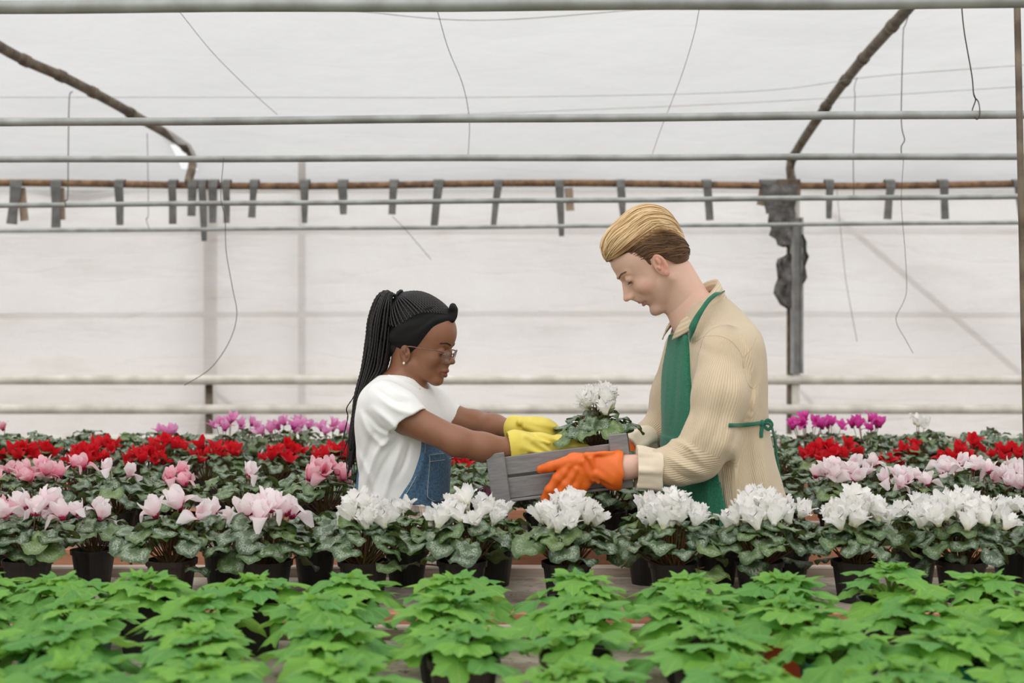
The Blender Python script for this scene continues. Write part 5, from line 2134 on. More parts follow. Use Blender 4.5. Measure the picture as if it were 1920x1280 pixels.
def wale_m(V):
    x, y, a, b = LM.local(V[:, 0], V[:, 1], V[:, 2])
    th = np.arctan2(y / b, x / a)
    w_t = th * 0.16
    near = V[:, 1] < 3.90
    ref = np.array([0, 1.0, 0.0])
    a1 = arm_coord(V, SH_N, EL_N, ref)[0] * 0.062
    a2 = arm_coord(V, EL_N, WR_N, ref)[0] * 0.052
    a3 = arm_coord(V, SH_F, EL_F, ref)[0] * 0.060
    a4 = arm_coord(V, EL_F, WR_F, ref)[0] * 0.050
    td = LM.dist(V[:, 0], V[:, 1], V[:, 2])
    out_ = np.clip(0.5 + (td - 0.004) / 0.012, 0, 1)
    un = seg_d(V, [PW(1358, 650, 100), PW(1350, 740, 134), PW(1330, 830, 142)])
    ln_ = seg_d(V, [PW(1316, 862, 142), PW(1200, 876, 142)])
    uf = seg_d(V, [PW(1285, 650, -105), PW(1240, 800, -138)])
    lf = seg_d(V, [PW(1236, 812, -138), PW(1188, 838, -92)])
    up, lo = np.where(near, un, uf), np.where(near, ln_, lf)
    arm = out_ * (np.minimum(up, lo) < 0.13)
    fore = np.clip(0.5 + (up - lo) / 0.012, 0, 1)
    return {'wale': w_t, 'wale_up': np.where(near, a1, a3), 'wale_low': np.where(near, a2, a4), 'on_arm': arm, 'on_fore': fore}


jacket, _ = pobj('jacket', man, S, MAT['cord'], 1, wale_m)


def line_on(S, pts, n, off=0.001):
    """polyline of pixels laid on the visible surface of S"""
    sp = spline([(u, v, 0) for u, v in pts], n)
    out = []
    for q in sp:
        h = S.hit(q.x, q.y, off)
        if h is not None:
            out.append(h)
    if len(out) > 2:
        for _ in range(2):
            out = [out[0]] + [(out[i - 1] + out[i] * 2 + out[i + 1]) / 4 for i in range(1, len(out) - 1)] + [out[-1]]
    return out


# seams of the jacket
SEAMS = [([(1304, 640), (1318, 632), (1340, 629), (1362, 634), (1378, 646), (1392, 668), (1394, 690)], 0.0026), ([(1392, 672), (1408, 654), (1418, 632)], 0.0016),
         ([(1394, 690), (1400, 715), (1412, 728), (1424, 716)], 0.0016), ([(1358, 800), (1352, 860), (1362, 930), (1368, 1000)], 0.0012), ([(1290, 640), (1284, 690), (1285, 720)], 0.0014)]
for pts, r in SEAMS:
    ln = line_on(SJ, pts, 26, 0.0)
    if len(ln) > 3:
        hm_build(MB().tube(ln, r * 0.55, 6), 'seam', MAT['seam'], man)
# chest pocket flap just beside the apron
ln = line_on(SJ, [(1279, 716), (1280, 728), (1284, 738)], 8, 0.002)

# rolled cuffs


def cuff(name, a, b, r0, r1, seed, lowdrop):
    a, b = Vector(a), Vector(b)
    ax = (b - a).normalized()
    m0 = a.lerp(b, 0.5)
    g = 0.13
    S = SDF(np.arange(m0.x - g, m0.x + g, 0.0028), np.arange(m0.y - g, m0.y + g, 0.0028), np.arange(m0.z - g, m0.z + g, 0.0028))
    S.cap(a, b, r0, r1, 0.01)
    S.cap(a - ax * 0.004, a - ax * 0.004 + Vector((0, 0, -lowdrop)), r0 * 0.98, r0 * 0.80, 0.02)
    up = Vector((0, 0, 1))
    lt = ax.cross(up).normalized()
    for k in range(7):
        an = k * 0.9 + seed
        d = up * math.cos(an) + lt * math.sin(an)
        S.cap(a.lerp(b, 0.1) + d * r0 * 0.93, a.lerp(b, 0.95) + d * r1 * 0.93, 0.007, 0.010, 0.008)
    # flat ends and the opening
    def planes(x, y, z):
        return 0
    sl, X, Y, Z, s = S.region((m0.x - g, m0.y - g, m0.z - g), (m0.x + g, m0.y + g, m0.z + g))
    t = (X - a.x) * ax.x + (Y - a.y) * ax.y + (Z - a.z) * ax.z
    L = (b - a).length
    S.F[sl] = np.maximum(S.F[sl], np.maximum(t - L, -t - 0.0).astype(np.float32))
    S.cap(a - ax * 0.05 + Vector((0, 0, -lowdrop * 0.3)), b + ax * 0.08 + Vector((0, 0, -lowdrop * 0.5)), r0 * 0.72, r1 * 0.84, 0.004, 's')
    wv_ = waves(seed + 5, 6, 55, (1, 1, 1), 0.0034)
    S.disp(wv_)
    o, _ = pobj(name, man, S, MAT['cord_in'], 2)
    return o


cuff('cuff', PW(1238, 880, 142), PW(1192, 878, 142), 0.052, 0.055, 2, 0.018)
cuff('cuff', PW(1214, 826, -108), PW(1180, 846, -82), 0.050, 0.048, 5, 0.004)

# collar
cm, rows = MB(), []
cN = PW(1306, 574, 0)
fx_, fy_ = math.cos(YM), math.sin(YM)
lx_, ly_ = -math.sin(YM), math.cos(YM)
nph = 40
prof = []
for k in range(nph + 1):
    ph = -math.pi + 0.36 + (2 * math.pi - 0.72) * k / nph          # angle measured from the back
    c, s = -math.cos(ph), math.sin(ph)                              # c = +1 at the front
    fr = (1 + c) / 2

    def cp(a, b, z, dx=0.0):
        return Vector((cN.x + dx + (c * a) * fx_ + (s * b) * lx_, cN.y + (c * a) * fy_ + (s * b) * ly_, z))
    zt = zv(524) + (zv(596) - zv(524)) * fr ** 1.15
    prof.append([cp(0.052, 0.060, zt - 0.030), cp(0.053, 0.062, zt - 0.004), cp(0.057, 0.066, zt + 0.002), cp(0.064, 0.074, zt - 0.010),
                 cp(0.072 + 0.012 * fr, 0.090, zt - 0.034 - 0.004 * fr), cp(0.080 + 0.016 * fr ** 2, 0.100 - 0.012 * fr, zt - 0.050 - 0.014 * fr ** 3)])
for row_ in prof:
    cm.v += [tuple(q) for q in row_]
for k in range(nph):
    for j in range(5):
        a = k * 6 + j
        cm.f.append((a, a + 1, a + 7, a + 6))
me = new_mesh('collar', [(q[0] - man.location.x, q[1] - man.location.y, q[2] - man.location.z) for q in cm.v], cm.f, MAT['cord'])
at = me.attributes.new('wale', 'FLOAT', 'POINT')
at.data.foreach_set('value', np.array([j * 0.0085 for k in range(nph + 1) for j in range(6)], dtype=np.float32))
co = link('collar', me, man)
md = co.modifiers.new('thick', 'SOLIDIFY')
md.thickness = 0.003
md.offset = 1

# apron
S = SDF(np.arange(xv(1200), xv(1500), 0.0036), np.arange(3.60, 4.15, 0.0036), np.arange(zv(1150), zv(600), 0.0036))
SA = S


def bib_clip(X, Y, Z):
    x, y, a, b = LM.local(X, Y, Z)
    hw = np.interp(Z, [zv(830), zv(760), zv(700), zv(640), zv(610)], [0.135, 0.125, 0.105, 0.080, 0.062])
    return np.maximum(np.abs(y + 0.014) - hw * 0.84, -x)


def skirt_clip(X, Y, Z):
    x, y, a, b = LM.local(X, Y, Z)
    return 0.090 - x


S.loft(LM, zv(840), zv(626), 0.011, 0.002, clip=bib_clip, rnd_=0.003)
S.loft(LM, zv(1130), zv(818), 0.0145, 0.002, clip=skirt_clip, rnd_=0.003)
wa = waves(21, 6, 40, (1, 1, 0.25), 0.0016)
S.disp(wa)
S.folds([([(1250, 650), (1246, 730), (1240, 810)], 4, 0.003), ([(1272, 640), (1268, 720), (1262, 800)], 5, -0.003), ([(1262, 890), (1270, 1000)], 8, 0.005), ([(1300, 900), (1308, 1000)], 8, -0.004), ([(1325, 890), (1330, 1000)], 6, 0.004)], 3.9)
pobj('apron', man, S, MAT['apron'], 1)
ln = line_on(SA, [(1238, 872), (1262, 878), (1288, 878), (1312, 872)], 20, 0.0005)
if len(ln) > 4:
    hm_build(MB().tube(ln, 0.0016, 6), 'apron_pocket_seam', MAT['apron_tie'], man)
# neck strap over the collar
pts = []
for (u, v, w_) in ((1352, 548, 30), (1345, 550, 62), (1330, 562, 80), (1317, 580, 92), (1306, 598, 96), (1297, 618, 96)):
    pts.append(PW(u, v, w_))
h1 = SJ.hit(1292, 636, 0.012)
if h1 is not None:
    pts.append(h1)
sp_ = spline(pts, 26)
hm_build(MB().ribbon(sp_, [0.012] * 12 + [0.012 + 0.0009 * i for i in range(14)], 0.003, Vector((-0.25, -1, 0.45))), 'neck_strap', MAT['apron_tie'], man)
pts2 = [Vector((2 * cN.x - q.x * 0 - cN.x, 0, 0)) for q in pts]
back = [PW(1352, 548, 30), PW(1355, 547, 0), PW(1350, 546, -35), PW(1330, 560, -75), PW(1298, 590, -92), PW(1272, 625, -92)]
hm_build(MB().ribbon(spline(back, 24), 0.012, 0.003, Vector((0.1, 0.2, 1))), 'neck_strap', MAT['apron_tie'], man)
# waist ties
ln = line_on(SJ, [(1366, 797), (1384, 797), (1404, 796), (1424, 793)], 20, 0.004)
if len(ln) > 4:
    ln.append(SJ.hit(1430, 793, 0.005) or ln[-1])
    hm_build(MB().ribbon(spline(ln, 22), 0.010, 0.003, Vector((0.15, -1, 0.1))), 'waist_tie', MAT['apron_tie'], man)
kn = SJ.hit(1429, 794, 0.007) or PW(1433, 794, 18)
kw_ = (D0 - kn.y) / SP
m = MB()
m.sphere(kn, (0.008, 0.009, 0.010), 12, 8)
hm_build(m, 'tie_knot', MAT['apron_tie'], man)
for tail, wd in (([(1430, 794, kw_), (1444, 796, kw_ + 4), (1452, 822, 30), (1456, 860, 24), (1463, 900, 20), (1472, 944, 18)], 0.0075),
                 ([(1430, 796, kw_ + 1), (1428, 805, kw_ + 3), (1427, 813, kw_ + 4), (1427, 820, kw_ + 4)], 0.009), ([(1430, 794, kw_), (1440, 787, kw_), (1447, 796, kw_ - 3), (1440, 805, kw_), (1431, 797, kw_)], 0.008)):
    hm_build(MB().ribbon(spline([PW(*q) for q in tail], 22), wd, 0.003, Vector((0.3, -1, 0))), 'tie_end', MAT['apron_tie'], man)
mm = line_on(SJ, [(1374, 797), (1376, 797)], 3)

# trousers and shoes
S = SDF(np.arange(xv(1270), xv(1500), 0.006), np.arange(3.66, 4.14, 0.006), np.arange(0.03, zv(1000), 0.006))
for y in (-1, 1):
    hip = Vector((xv(1380) + y * 0.02, 3.875 - y * 0.085, HZ + 0.03))
    knee = Vector((xv(1368) + y * 0.02, 3.875 - y * 0.095, 0.48))
    ank = Vector((xv(1385) + y * 0.03, 3.875 - y * 0.10, 0.07))
    S.cap(hip, knee, 0.098, 0.074, 0.04)
    S.cap(knee, ank, 0.074, 0.060, 0.02)
wt = waves(31, 6, 30, (1, 1, 0.6), 0.003)
S.disp(wt)
pobj('trousers', man, S, MAT['trousers'], 1)


def shoe(root, ank, fwd, mat):
    f = Vector((math.cos(fwd), math.sin(fwd), 0))
    c = Vector((ank.x, ank.y, 0)) + f * 0.06
    S = SDF(np.arange(c.x - 0.2, c.x + 0.2, 0.005), np.arange(c.y - 0.2, c.y + 0.2, 0.005), np.arange(-0.01, 0.16, 0.005))
    S.cap(c - f * 0.085 + Vector((0, 0, 0.042)), c + f * 0.12 + Vector((0, 0, 0.030)), 0.043, 0.036, 0.01)
    S.cap(c - f * 0.075 + Vector((0, 0, 0.05)), c - f * 0.06 + Vector((0, 0, 0.11)), 0.042, 0.046, 0.02)
    sl, X, Y, Z, s = S.region((-9, 0, -1), (9, 9, 1))
    S.F[sl] = np.maximum(S.F[sl], (0.0 - Z + 0.001).astype(np.float32))
    pobj('shoe', root, S, mat, 1)


for y in (-1, 1):
    shoe(man, Vector((xv(1385) + y * 0.03, 3.875 - y * 0.10, 0.08)), math.radians(182), MAT['shoe'])

# orange gloves


def glove(name, root, cuffs, palm, fingers, mat, box, k=0.007, fold=None, flare=None, label=None):
    lo, hi = box
    S = SDF(np.arange(lo[0], hi[0], 0.0019), np.arange(lo[1], hi[1], 0.0019), np.arange(lo[2], hi[2], 0.0019))
    for a, b, ra, rb, fl in cuffs:
        S.cap(a, b, ra, rb, 0.014, 'u', fl)
    for a, b, ra, rb, fl in palm:
        S.cap(a, b, ra, rb, 0.014, 'u', fl)
    for pts, rs in fingers:
        S.chain(pts, rs, k)
    for a, b, r in (fold or []):
        S.cap(a, b, r, r * 0.6, 0.010)
    wv_ = waves(len(name) + int(box[0][0] * 1000) % 17, 7, 95, (1, 1, 1), 0.0011)
    S.disp(wv_)
    if flare:
        a, b, r = flare
        d_ = (b - a).normalized()
        S.cap(a, b, r * 0.62, r * 1.35, 0.003, 's', ((0.0, 1, 0), 0.82))
    o, _ = pobj(name, root, S, mat, 1)
    if label:
        o['label'] = label
    return o


def bx_(u0, u1, v0, v1, w0, w1):
    return ((xv(u0) - 0.02, D0 - w1 * SP, zv(v1)), (xv(u1) + 0.02, D0 - w0 * SP, zv(v0)))


glove('glove', man,
      [(PW(1112, 874, 148), PW(1150, 881, 144), 0.030, 0.053, ((0.05, 1, 0), 0.8))],
      [(PW(1080, 872, 148), PW(1112, 876, 148), 0.030, 0.032, ((0, 1, 0), 0.6)), (PW(1078, 868, 148), PW(1095, 892, 148), 0.024, 0.028, ((0, 1, 0), 0.65))],
      [([PW(1088, 862, 152), PW(1058, 867, 152), PW(1032, 874, 148), PW(1014, 880, 142)], [0.017, 0.0145, 0.0125, 0.0105]),
       ([PW(1068, 872, 150), PW(1046, 896, 152), PW(1030, 918, 150), PW(1022, 936, 142), PW(1030, 948, 122)], [0.0175, 0.014, 0.0125, 0.0115, 0.010]),
       ([PW(1076, 884, 150), PW(1060, 908, 154), PW(1050, 930, 152), PW(1046, 946, 140), PW(1052, 954, 118)], [0.0175, 0.014, 0.0130, 0.0115, 0.010]),
       ([PW(1088, 888, 150), PW(1078, 912, 152), PW(1070, 932, 150), PW(1068, 946, 138), PW(1074, 953, 118)], [0.0175, 0.0135, 0.0125, 0.011, 0.0095]),
       ([PW(1100, 888, 148), PW(1096, 908, 148), PW(1090, 924, 146), PW(1088, 938, 136), PW(1092, 946, 120)], [0.017, 0.0125, 0.0110, 0.010, 0.009])],
      MAT['orange_glove'], bx_(985, 1180, 820, 975, 95, 205),
      fold=[(PW(1092, 866, 162), PW(1112, 900, 160), 0.006), (PW(1108, 860, 164), PW(1122, 905, 160), 0.005), (PW(1118, 888, 165), PW(1146, 905, 165), 0.007), (PW(1066, 874, 160), PW(1050, 900, 160), 0.004),
            (PW(1080, 880, 162), PW(1066, 912, 160), 0.004), (PW(1100, 852, 160), PW(1148, 848, 158), 0.006)],
      flare=(PW(1146, 881, 144), PW(1200, 882, 144), 0.050))
glove('glove', man,
      [(PW(1152, 866, -58), PW(1170, 852, -74), 0.030, 0.040, None)],
      [(PW(1138, 870, -54), PW(1155, 866, -60), 0.027, 0.030, ((0, 1, 0), 0.6))],
      [([PW(1138, 856, -52), PW(1124, 848, -50), PW(1112, 846, -44)], [0.015, 0.013, 0.010]),
       ([PW(1130, 868, -54), PW(1112, 876, -56), PW(1098, 888, -54), PW(1094, 902, -44)], [0.016, 0.013, 0.0115, 0.010]),
       ([PW(1134, 876, -54), PW(1120, 890, -56), PW(1110, 902, -54), PW(1108, 912, -40)], [0.016, 0.013, 0.0115, 0.010]),
       ([PW(1142, 880, -54), PW(1132, 896, -56), PW(1125, 908, -52), PW(1124, 916, -38)], [0.016, 0.0125, 0.011, 0.0095]),
       ([PW(1150, 880, -54), PW(1145, 894, -54), PW(1140, 904, -50), PW(1140, 912, -40)], [0.015, 0.011, 0.010, 0.009])],
      MAT['orange_glove'], bx_(1075, 1200, 820, 935, -115, -10), flare=(PW(1170, 852, -74), PW(1195, 838, -95), 0.029))

# ------------------------------------------------------------------ the young woman
wom = empty('person', (xv(758), 3.87, 0))
tag(wom, 'woman with long black braids, glasses, white T-shirt, denim overalls and yellow gloves', 'person')
YW = math.radians(-25)
LW = Loft([station(688, 748, 30, 34), station(706, 748, 40, 50), station(722, 746, 52, 80), station(744, 746, 62, 104), station(775, 748, 68, 112), station(810, 752, 74, 108),
           station(850, 756, 80, 104), station(900, 756, 76, 96), station(940, 755, 75, 96), station(980, 758, 80, 104), station(1040, 760, 88, 114), station(1100, 760, 88, 114)], YW)
q_w = dict(cx=0.006, cz=0.052, ch=0.091, cw=0.074, fx=0.010, fz=0.008, nose_t=(0.1120, -0.0145), nose_b=(0.090, 0.012), nose_w=0.0125, chin_x=0.078, chin_z=-0.081, brow_x=0.087, brow_z=0.028,
           eye=(0.0790, 0.009), lip_u=(0.1010, -0.0430), lip_l=(0.0985, -0.0565), lip_r=0.0060, mx=0.004, ear=0.84, ear_z=-0.020, jz=0.006)
HO_W = PW(783, 652, 0)
HR_W = to_list(Matrix.Rotation(math.radians(-17), 3, 'Z') @ Matrix.Rotation(math.radians(13), 3, 'Y'))
HS_W = 0.955
wSN, wEN, wWN = PW(728, 768, 92), PW(858, 828, 118), PW(962, 840, 92)
wSF, wEF, wWF = PW(800, 758, -88), PW(888, 792, -70), PW(962, 804, -6)

S = SDF(axis(xv(722), xv(866), xv(652), xv(1080), 0.0021, 0.0062), axis(3.785, 3.975, 3.66, 4.12, 0.0021, 0.0062), axis(zv(732), zv(556), -0.01, zv(540), 0.0021, 0.0072))
head_sdf(S, HO_W, HR_W, HS_W, q_w)
S.cap(PW(766, 660, 0), PW(757, 716, 0), 0.044, 0.046, 0.02)
S.cap(PW(775, 690, 0), PW(768, 728, 0), 0.032, 0.036, 0.02)
S.loft(LW, zv(1060), zv(700), -0.012, 0.03)
S.chain([wSN, wEN], [0.045, 0.036], 0.03)
S.chain([wEN, PW(905, 838, 108), wWN, PW(1010, 838, 84)], [0.037, 0.036, 0.026, 0.022], 0.02)
S.chain([PW(790, 758, -72), PW(846, 784, -78), wEF], [0.032, 0.0345, 0.033], 0.03)
S.chain([wEF, PW(925, 799, -40), wWF, PW(1010, 812, 6)], [0.033, 0.032, 0.024, 0.021], 0.02)
for y in (-1, 1):
    hip = Vector((xv(760) - y * 0.02, 3.87 + y * 0.08, 0.84))
    knee = Vector((xv(764) - y * 0.02, 3.87 + y * 0.085, 0.45))
    ank = Vector((xv(752) - y * 0.02, 3.87 + y * 0.09, 0.07))
    S.cap(hip, knee, 0.075, 0.052, 0.03)
    S.cap(knee, ank, 0.051, 0.036, 0.02)
    S.cap(ank + Vector((-0.02, 0, -0.035)), ank + Vector((0.13, 0, -0.042)), 0.032, 0.024, 0.03)
body_w, _ = pobj('body', wom, S, MAT['skin_w'], 1, skin_attrs(HO_W, HR_W, HS_W, q_w, False, 0.9))
SBW = S
eye_bits(wom, HO_W, HR_W, HS_W, q_w, MAT['eye_white'], MAT['dark_hair'], MAT['brow_w'], 0.0042, SBW)
WINV = Matrix.Translation(-Vector(wom.location))
for o_ in wom.children:
    if o_ is not body_w:
        o_.matrix_local = WINV
TW = Matrix.Translation(HO_W) @ Matrix(HR_W).to_4x4() @ Matrix.Scale(HS_W, 4)


def hw(x, y, z):
    return TW @ Vector((x, y, z))


# ear stud and glasses
m = MB()
for y in (-1, 1):
    m = MB()
    m.sphere(hw(-0.002, y * 0.0775, -0.0435), 0.0036, 12, 8)
    hm_build(m, 'ear_stud', MAT['pearl'], wom)
gm = empty('glasses', HO_W)
gm.parent = wom
gm.matrix_local = WINV @ Matrix.Translation(HO_W)
for y in (-1, 1):
    def rim(a, grow=0.0):
        q = 0.75
        ca, sa = math.cos(a), math.sin(a)
        ex_ = 0.0225 * math.copysign(abs(ca) ** q, ca) + grow * ca
        ez_ = 0.0200 * math.copysign(abs(sa) ** q, sa) + grow * sa
        yy = y * 0.032 + ex_
        return Vector((0.1070 - 3.2 * yy * yy + 0.10 * ez_, yy, -0.002 + ez_))
    pts = [TW @ rim(2 * math.pi * k / 32) for k in range(33)]
    m = MB().tube(pts, 0.0013, 8)
    m.v = [tuple(Vector(q) - HO_W) for q in m.v]
    m.build('rim', MAT['frame_w'], gm)
    m = MB()
    ring = [tuple((TW @ rim(2 * math.pi * k / 32, -0.0008)) - HO_W) for k in range(32)]
    cc = tuple((TW @ Vector((0.1070 - 3.2 * 0.032 ** 2, y * 0.032, -0.002))) - HO_W)
    m.v = ring + [cc]
    m.f = [(k, (k + 1) % 32, 32) for k in range(32)]
    lo_ = m.build('lens', MAT['lens'], gm)
    md = lo_.modifiers.new('thick', 'SOLIDIFY')
    md.thickness = 0.0008
    m = MB().tube(spline([hw(0.0985, y * 0.053, 0.010), hw(0.095, y * 0.062, 0.012), hw(0.078, y * 0.0715, 0.012), hw(0.03, y * 0.0735, 0.008), hw(0.004, y * 0.0755, 0.006), hw(-0.016, y * 0.0745, 0.0)], 20), 0.0016, 8)
    m.v = [tuple(Vector(q) - HO_W) for q in m.v]
    m.build('temple_arm', MAT['frame_w'], gm)
m = MB().tube(spline([hw(0.1060, -0.0100, 0.005), hw(0.1100, 0, 0.0095), hw(0.1060, 0.0100, 0.005)], 10), 0.0013, 8)
m.v = [tuple(Vector(q) - HO_W) for q in m.v]
m.build('bridge', MAT['frame_w'], gm)

# hair cap, headband, braids
HEW = [((-0.004, 0, 0.053), (0.100, 0.079, 0.095)), ((-0.030, 0, 0.076), (0.070, 0.064, 0.076))]


def env_w(p):
    d = ellf(p, *HEW[0])
    b = ellf(p, *HEW[1])
    h = np.maximum(0.02 - np.abs(d - b), 0) / 0.02
    return np.minimum(d, b) - h * h * 0.005


BX = [-0.12, -0.075, -0.050, -0.025, 0.000, 0.020, 0.056, 0.080, 0.10, 0.13]
BLO = [-0.050, -0.050, -0.048, -0.040, -0.018, 0.002, 0.066, 0.090, 0.098, 0.10]
BHI = [0.010, 0.036, 0.058, 0.082, 0.108, 0.124, 0.134, 0.134, 0.133, 0.132]
S = SDF(np.arange(xv(708), xv(860), 0.0023), np.arange(3.785, 3.975, 0.0023), np.arange(zv(700), zv(540), 0.0023))
S.frame(HO_W, HR_W, HS_W)
for c_, r_e in HEW:
    S.ell(c_, tuple(q - 0.002 for q in r_e), 0.02)
sl, X, Y, Z, s_ = S.region((-0.2, -0.2, -0.2), (0.2, 0.2, 0.25))
S.F[sl] = np.maximum(S.F[sl], ((np.interp(X, BX, BLO) + 0.006 - Z) * 0.8 * s_).astype(np.float32))
S.ell((-0.058, 0, -0.010), (0.034, 0.050, 0.034), 0.02)
S.frame()
pobj('hair', wom, S, MAT['dark_hair'], 1)

S = SDF(np.arange(xv(705), xv(866), 0.0021), np.arange(3.775, 3.985, 0.0021), np.arange(zv(705), zv(545), 0.0021))
S.frame(HO_W, HR_W, HS_W)
for c_, r_e in HEW:
    S.ell(c_, tuple(q + 0.005 for q in r_e), 0.02)
sl, X, Y, Z, s_ = S.region((-0.2, -0.2, -0.2), (0.2, 0.2, 0.25))
zl_, zh_ = np.interp(X, BX, BLO), np.interp(X, BX, BHI)
zm_ = (zl_ + zh_) / 2
hwid = (zh_ - zl_) / 2
dz_ = np.abs(Z - zm_) - hwid
h_ = np.maximum(0.010 - np.abs(S.F[sl] - dz_), 0) / 0.010
S.F[sl] = (np.maximum(S.F[sl], dz_) + h_ * h_ * 0.0025).astype(np.float32)
ck = np.sin((Z - zl_) / np.maximum(zh_ - zl_, 0.01) * 9 + X * 22 + 0.8 * np.sin(X * 60)) * 0.0030 + np.sin((Z - zl_) * 160 + X * 60 + Y * 30) * 0.0011
S.F[sl] += (ck * (S.F[sl] < 0.02)).astype(np.float32)
# twisted knot over the forehead
S.cap((0.086, -0.010, 0.104), (0.074, 0.010, 0.138), 0.011, 0.010, 0.006)
S.cap((0.080, 0.012, 0.110), (0.080, -0.010, 0.134), 0.0105, 0.010, 0.005)
S.cap((0.084, -0.003, 0.114), (0.081, 0.004, 0.130), 0.0130, 0.0120, 0.006)
S.frame()
pobj('headband', wom, S, MAT['headband'], 1)

KN = Vector((-0.084, 0, 0.124))                      # the tie of the ponytail, head frame
r_ = np.random.RandomState(11)
bm_ = MB()
nb = 58
for i in range(nb):
    a = 2 * math.pi * i / nb
    ca, sa = math.cos(a), math.sin(a)
    x = 0.088 * ca - 0.004
    y = 0.080 * sa
    z = float(np.interp(x, BX, BHI)) - 0.012
    p = np.array([[x, y, z]])
    p, _g = snap_env(p, env_w, 0.002)
    s0 = Vector(p[0])
    pts = []
    for k in range(15):
        t = k / 14
        q = s0.lerp(KN, t)
        q2, _g = snap_env(np.array([[q.x, q.y, max(q.z, 0.05)]]), env_w, 0.003 + 0.011 * max(0, t - 0.75) * 4)
        pts.append(Vector(q2[0]))
    pts.append(KN)
    fine = spline(pts, 60)
    bm_.tube([TW @ q for q in fine], [0.0029] * 60, 7, cap=False, lobes=2, twist=620, lob=0.26)
LFT = [(738, 552), (722, 546), (704, 560), (692, 600), (685, 650), (679, 690), (666, 745), (658, 800), (654, 850), (651, 892)]
RGT = [(744, 554), (741, 566), (738, 590), (736, 625), (733, 660), (724, 694), (704, 716), (684, 760), (672, 810), (664, 860)]
braids_n = 110
for i in range(braids_n):
    t = r_.rand()
    ring_ = (r_.rand() * 2 - 1)
    wmax = 34
    ww = ring_ * wmax * math.sqrt(max(0.05, 1 - (2 * t - 1) ** 2))
    end = 10 if r_.rand() < 0.35 else r_.choice([8, 9, 9])
    pts = []
    for k in range(end):
        L_, R_ = LFT[k], RGT[k]
        tt = t if k > 2 else t * (0.3 + 0.35 * k)
        u = L_[0] + (R_[0] - L_[0]) * tt + r_.uniform(-1.5, 1.5)
        v = L_[1] + (R_[1] - L_[1]) * tt + (r_.uniform(-6, 6) if k > 6 else 0)
        wf = [0.2, 0.5, 0.85, 1, 1, 1, 0.9, 0.75, 0.6, 0.5][k]
        pts.append(PW(u, v, ww * wf + (0 if k < 6 else 4)))
    fine = spline(pts, 120)
    rr = 0.0031 if i % 3 else 0.0026
    rads = [rr * (1 if k < 92 else 1 - 0.6 * (k - 92) / 28) * (1.15 if k < 60 else 1) for k in range(120)]
    bm_.tube(fine, rads, 7, cap=True, lobes=2, twist=560, lob=0.26)
bo = hm_build(bm_, 'braids', MAT['braid'], wom)
bo['kind'] = 'stuff'
sm = MB()
for pts in ([(684, 700), (664, 742), (650, 765), (652, 782), (644, 820), (638, 858)], [(680, 720), (662, 770), (655, 812), (650, 860), (652, 900)], [(672, 735), (658, 790), (654, 830), (660, 880), (658, 905)],
            [(676, 742), (664, 800), (648, 835), (640, 860)], [(670, 760), (663, 820), (664, 870), (662, 910)]):
    sm.tube(spline([PW(u, v, r_.uniform(-10, 12)) for u, v in pts], 40), [0.0016] * 34 + [0.001] * 6, 6, lobes=2, twist=700, lob=0.2)
hm_build(sm, 'loose_braids', MAT['braid'], wom)
# wound ring of hair at the tie
m = MB()
for q in range(3):
    c_ = TW @ (KN + Vector((-0.006, 0, -0.004 + 0.005 * q)))
    ring = [c_ + (Matrix(HR_W) @ Vector((0.004 * math.sin(a * 1.0), 0.019 * math.cos(a), 0.017 * math.sin(a)))) for a in [2 * math.pi * k / 30 for k in range(31)]]
    m.tube(ring, 0.0042, 7, lobes=2, twist=500, lob=0.2)
hm_build(m, 'hair_tie', MAT['braid'], wom)


def cut(S, p, n, lo, hi):
    """removes what lies beyond the plane (p, n) within the box lo..hi"""
    sl, X, Y, Z, s = S.region(lo, hi)
    d = (X - p[0]) * n[0] + (Y - p[1]) * n[1] + (Z - p[2]) * n[2]
    S.F[sl] = np.maximum(S.F[sl], d.astype(np.float32) + 0 * (X + Y + Z).astype(np.float32))


# T-shirt
S = SDF(np.arange(xv(650), xv(872), 0.0034), np.arange(3.64, 4.10, 0.0034), np.arange(zv(1010), zv(685), 0.0034))
ST = S
S.chain([PW(722, 752, 84), PW(742, 772, 96), PW(782, 810, 112)], [0.056, 0.059, 0.060], 0.03)
S.chain([PW(792, 748, -78), PW(822, 772, -80), PW(858, 796, -76)], [0.050, 0.047, 0.043], 0.03)
pc = PW(766, 791, 106)
n_ = (PW(766 + 30, 791 + 40, 118) - pc).normalized()
cut(S, pc, n_, (xv(700), 3.64, zv(900)), (xv(870), 3.86, zv(700)))
S.cap(pc - n_ * 0.030, pc + n_ * 0.10, 0.051, 0.053, 0.003, 's')
pc2 = PW(849, 791, -78)
n2 = (PW(849 + 32, 791 + 22, -76) - pc2).normalized()
cut(S, pc2, n2, (xv(800), 3.88, zv(880)), (xv(900), 4.14, zv(700)))
S.cap(pc2 - n2 * 0.02, pc2 + n2 * 0.08, 0.036, 0.037, 0.003, 's')
S.loft(LW, zv(1000), zv(702), 0.002, 0.03, rnd_=0.012)
